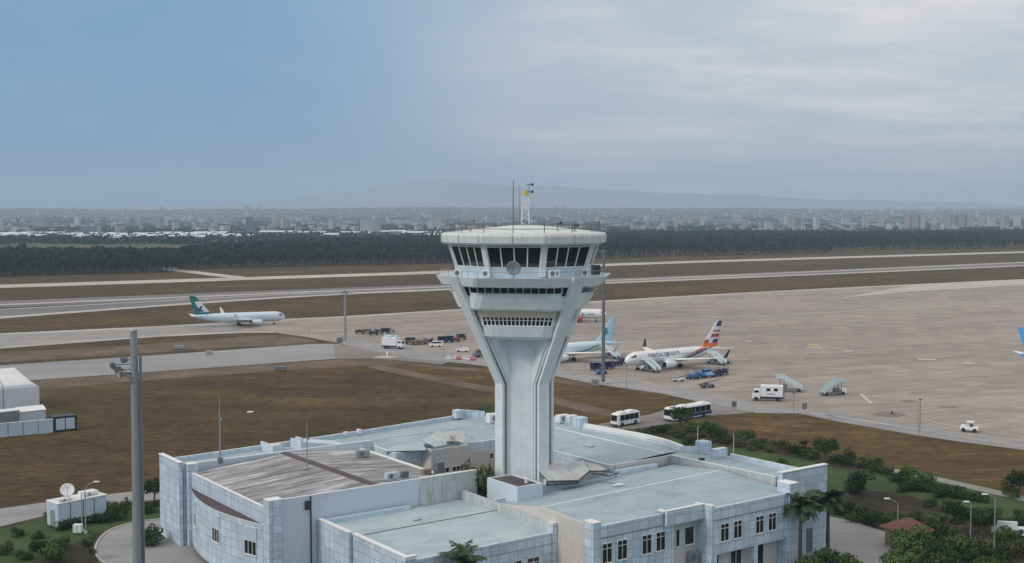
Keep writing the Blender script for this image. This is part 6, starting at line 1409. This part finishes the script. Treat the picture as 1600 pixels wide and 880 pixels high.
def far_block(label, px, Y, w, d, h, m, az=0.0, group=None, storeys=True, name='apartment_block', cat='building'):
    x = (px-800)/F*Y; t = thing(name, label, cat, (x, Y, max(0, hill_h(x, Y))-.3), az, group); b = MB(); b.box(-w/2, w/2, -d/2, d/2, 0, h); b.build('wall', m, t, False)
    b = MB(); b.box(-w/2-.3, w/2+.3, -d/2-.3, d/2+.3, h, h+1.0); b.build('roof', M['farwall'][2], t, False)
    return t
far_block('lone dark tower block in the far city, left', 391, 2600, 17, 17, 39, 'greyd', .1); far_block('wide grey slab block beyond the middle wood, left of the tower', 579, 2500, 42, 16, 34, 'grey', 0)
far_block('pale slim tower behind the dark lone block', 386, 4200, 12, 12, 75, M['farwall'][0]); far_block('squat dark building above the left sheds', 140, 2700, 30, 20, 18, 'greyd')
far_block('wide hazy block near the left sheds', 66, 3400, 44, 18, 30, M['farwall'][2])
for px, Y, w, h, mi in ((1244, 2900, 16, 36, 2), (1352, 3600, 18, 46, 1), (1376, 3600, 16, 44, 1), (1416, 3500, 16, 44, 3), (1428, 3500, 20, 50, 2), (1440, 3500, 14, 44, 0), (1458, 3800, 16, 38, 1), (1472, 3800, 16, 40, 1), (1486, 3600, 22, 42, 3), (1500, 3600, 22, 44, 2), (1514, 3600, 22, 42, 1), (1534, 3600, 16, 46, 1), (1548, 3900, 22, 38, 0), (1570, 3700, 20, 40, 3), (1588, 3900, 22, 40, 0), (1200, 3400, 18, 26, 0), (1320, 4200, 22, 34, 0)):
    lab = {1244: 'solitary tower block left in the right-hand skyline'}.get(px, 'hazy apartment tower in the right-hand skyline above the wood')
    far_block(lab, px, Y, w, 15, h, M['farwall'][mi], g.uniform(-.3, .3), 'apartment towers in the right-hand skyline')
def shed(px, Y, w, d, h, label):
    x = (px-800)/F*Y; t = thing('industrial_shed', label, 'shed', (x, Y, 0), g.uniform(-.06, .06), 'white industrial sheds beyond the woods'); b = MB(); b.box(-w/2, w/2, -d/2, d/2, 0, h); b.build('wall', M['farwall'][2], t, False)
    b = MB(); b.face([(-w/2-.5, -d/2-.5, h), (w/2+.5, -d/2-.5, h), (w/2+.5, 0, h+2.5), (-w/2-.5, 0, h+2.5)]); b.face([(w/2+.5, d/2+.5, h), (-w/2-.5, d/2+.5, h), (-w/2-.5, 0, h+2.5), (w/2+.5, 0, h+2.5)]); b.build('roof', 'white', t, False)
for i in range(46):
    if i < 34: px = -20+i*11.6+g.uniform(-5, 5); Y = 1980+g.random()*420
    else: px = 430+(i-34)*24+g.uniform(-8, 8); Y = 2250+g.random()*350
    shed(px, Y, g.uniform(30, 80), g.uniform(40, 90), g.uniform(6, 9), 'long white roofed shed in the industrial strip beyond the woods')

# ------------------------------------------------------------------ haze, sky, sun, camera
hz = bpy.data.materials.new('pale haze air'); hz.use_nodes = True; nt = hz.node_tree; nt.nodes.remove(nt.nodes['Principled BSDF'])
pv = nt.nodes.new('ShaderNodeVolumePrincipled'); pv.inputs['Color'].default_value = (.57, .755, .93, 1); pv.inputs['Density'].default_value = 1.25e-4; pv.inputs['Anisotropy'].default_value = 0.0
nt.links.new(pv.outputs[0], nt.nodes['Material Output'].inputs['Volume'])
b = MB(); b.box(-16900, 16900, -600, 16900, -1.5, 500); o = b.build('haze', hz, None, False); o['kind'] = 'stuff'; o['label'] = 'pale blue haze over the plain'

SUN_AZ, SUN_EL = R(-118), R(34)      # azimuth from +Y towards +X: behind the camera, to the left
sd = Vector((math.sin(SUN_AZ)*math.cos(SUN_EL), math.cos(SUN_AZ)*math.cos(SUN_EL), math.sin(SUN_EL)))
L = bpy.data.lights.new('sun', 'SUN'); L.energy = 1.4; L.angle = R(11); L.color = (1, .93, .84); lo = bpy.data.objects.new('sun', L); COL.objects.link(lo); lo.rotation_euler = sd.to_track_quat('Z', 'Y').to_euler(); lo.location = (0, 0, 800)
W = bpy.data.worlds.new('World'); S.world = W; W.use_nodes = True; nt = W.node_tree; bg = nt.nodes['Background']
class Q(NT):
    def __init__(s, nt): s.nt = nt
q = Q(nt)
sky = q.n('ShaderNodeTexSky', sky_type='NISHITA'); sky.sun_disc = False; sky.sun_elevation = SUN_EL; sky.sun_rotation = SUN_AZ; sky.air_density = 1.3; sky.dust_density = 2.0; sky.ozone_density = 1.5
dirv = q.n('ShaderNodeTexCoord').outputs['Generated']
sep = q.n('ShaderNodeSeparateXYZ'); q.l(dirv, sep.inputs[0])
zc_ = q.math('ADD', q.math('MAXIMUM', sep.outputs[2], 0.0), .15)
cu = q.n('ShaderNodeCombineXYZ'); q.l(q.math('DIVIDE', sep.outputs[0], zc_), cu.inputs[0]); q.l(q.math('DIVIDE', sep.outputs[1], zc_), cu.inputs[1])
def skynoise(scale, detail, rough, stretch, rot=0, off=(0, 0, 0)):
    mp = q.n('ShaderNodeMapping'); mp.inputs['Scale'].default_value = stretch; mp.inputs['Rotation'].default_value = (0, 0, rot); mp.inputs['Location'].default_value = off; q.l(cu.outputs[0], mp.inputs[0])
    x = q.n('ShaderNodeTexNoise'); x.inputs['Scale'].default_value = scale; x.inputs['Detail'].default_value = detail; x.inputs['Roughness'].default_value = rough; q.l(mp.outputs[0], x.inputs['Vector']); return x.outputs[0]
SKYK = .12
scaled = q.mix(1.0, sky.outputs[0], (SKYK, SKYK, SKYK), 'MULTIPLY')
big = skynoise(.55, 4, .5, (1, .45, 1), R(12), (3.1, 1.2, 0)); wisp = skynoise(1.7, 10, .66, (.6, 1.1, 1), R(-24), (2.3, 1.1, 0)); soft = skynoise(1.5, 8, .6, (1, .8, 1), R(8), (5, .4, 0))
# broad clear-blue gap to the left, deck of pale cloud to the right
side = q.n('ShaderNodeMapRange'); q.l(sep.outputs[0], side.inputs[0]); side.inputs[1].default_value = -.46; side.inputs[2].default_value = .38; side.interpolation_type = 'SMOOTHSTEP'
deck = q.math('ADD', side.outputs[0], q.math('MULTIPLY', q.math('SUBTRACT', big, .5), .9)); fwd = q.n('ShaderNodeMapRange'); q.l(sep.outputs[1], fwd.inputs[0]); fwd.inputs[1].default_value = -.35; fwd.inputs[2].default_value = .45
deck = q.math('MINIMUM', q.math('MAXIMUM', deck, 0), 1)
gd = Vector((.30, 1, .075)).normalized(); dp = q.n('ShaderNodeVectorMath', operation='DOT_PRODUCT'); q.l(dirv, dp.inputs[0]); dp.inputs[1].default_value = gd
glow = q.n('ShaderNodeMapRange', interpolation_type='SMOOTHSTEP'); q.l(dp.outputs['Value'], glow.inputs[0]); glow.inputs[1].default_value = .90; glow.inputs[2].default_value = 1.0
cloud_col = q.mix(deck, (.14, .315, .565), (.58, .65, .69))
c = q.mix(.90, scaled, cloud_col)
c = q.mix(q.math('SUBTRACT', 1.0, fwd.outputs[0]), c, (.34, .52, .74))
hi = q.math('MULTIPLY', q.ramp(wisp, (.44, (0, 0, 0)), (.64, (1, 1, 1))), q.math('MULTIPLY', q.math('MULTIPLY', deck, glow.outputs[0]), .80)); c = q.mix(q.math('MULTIPLY', glow.outputs[0], .45), c, (.74, .735, .745)); c = q.mix(hi, c, (1.0, .89, .86))
lo_ = q.math('MULTIPLY', q.ramp(soft, (.40, (1, 1, 1)), (.62, (0, 0, 0))), .30); c = q.mix(lo_, c, (.30, .44, .57))
over = q.n('ShaderNodeMapRange', interpolation_type='SMOOTHSTEP'); q.l(sep.outputs[2], over.inputs[0]); over.inputs[1].default_value = .22; over.inputs[2].default_value = .62
c = q.mix(over.outputs[0], c, (.90, .82, .775))
q.l(c, bg.inputs['Color']); bg.inputs['Strength'].default_value = 1.0

cam = bpy.data.cameras.new('camera'); co = bpy.data.objects.new('camera', cam); COL.objects.link(co); S.camera = co
cam.sensor_width = 36; cam.lens = 36*F/1600; cam.clip_start = .5; cam.clip_end = 60000
co.location = (0, 0, CH); co.rotation_euler = (R(90)-PITCH, 0, 0)
S.view_settings.view_transform = 'Standard'; S.view_settings.look = 'None'; S.view_settings.gamma = 1; S.view_settings.exposure = .04; S.view_settings.use_curve_mapping = False
S.render.engine = 'CYCLES'; S.cycles.use_denoising = True
try: S.cycles.denoiser = 'OPENIMAGEDENOISE'
except Exception: pass
S.cycles.max_bounces = 5; S.cycles.diffuse_bounces = 3; S.cycles.volume_bounces = 2; S.cycles.transparent_max_bounces = 4
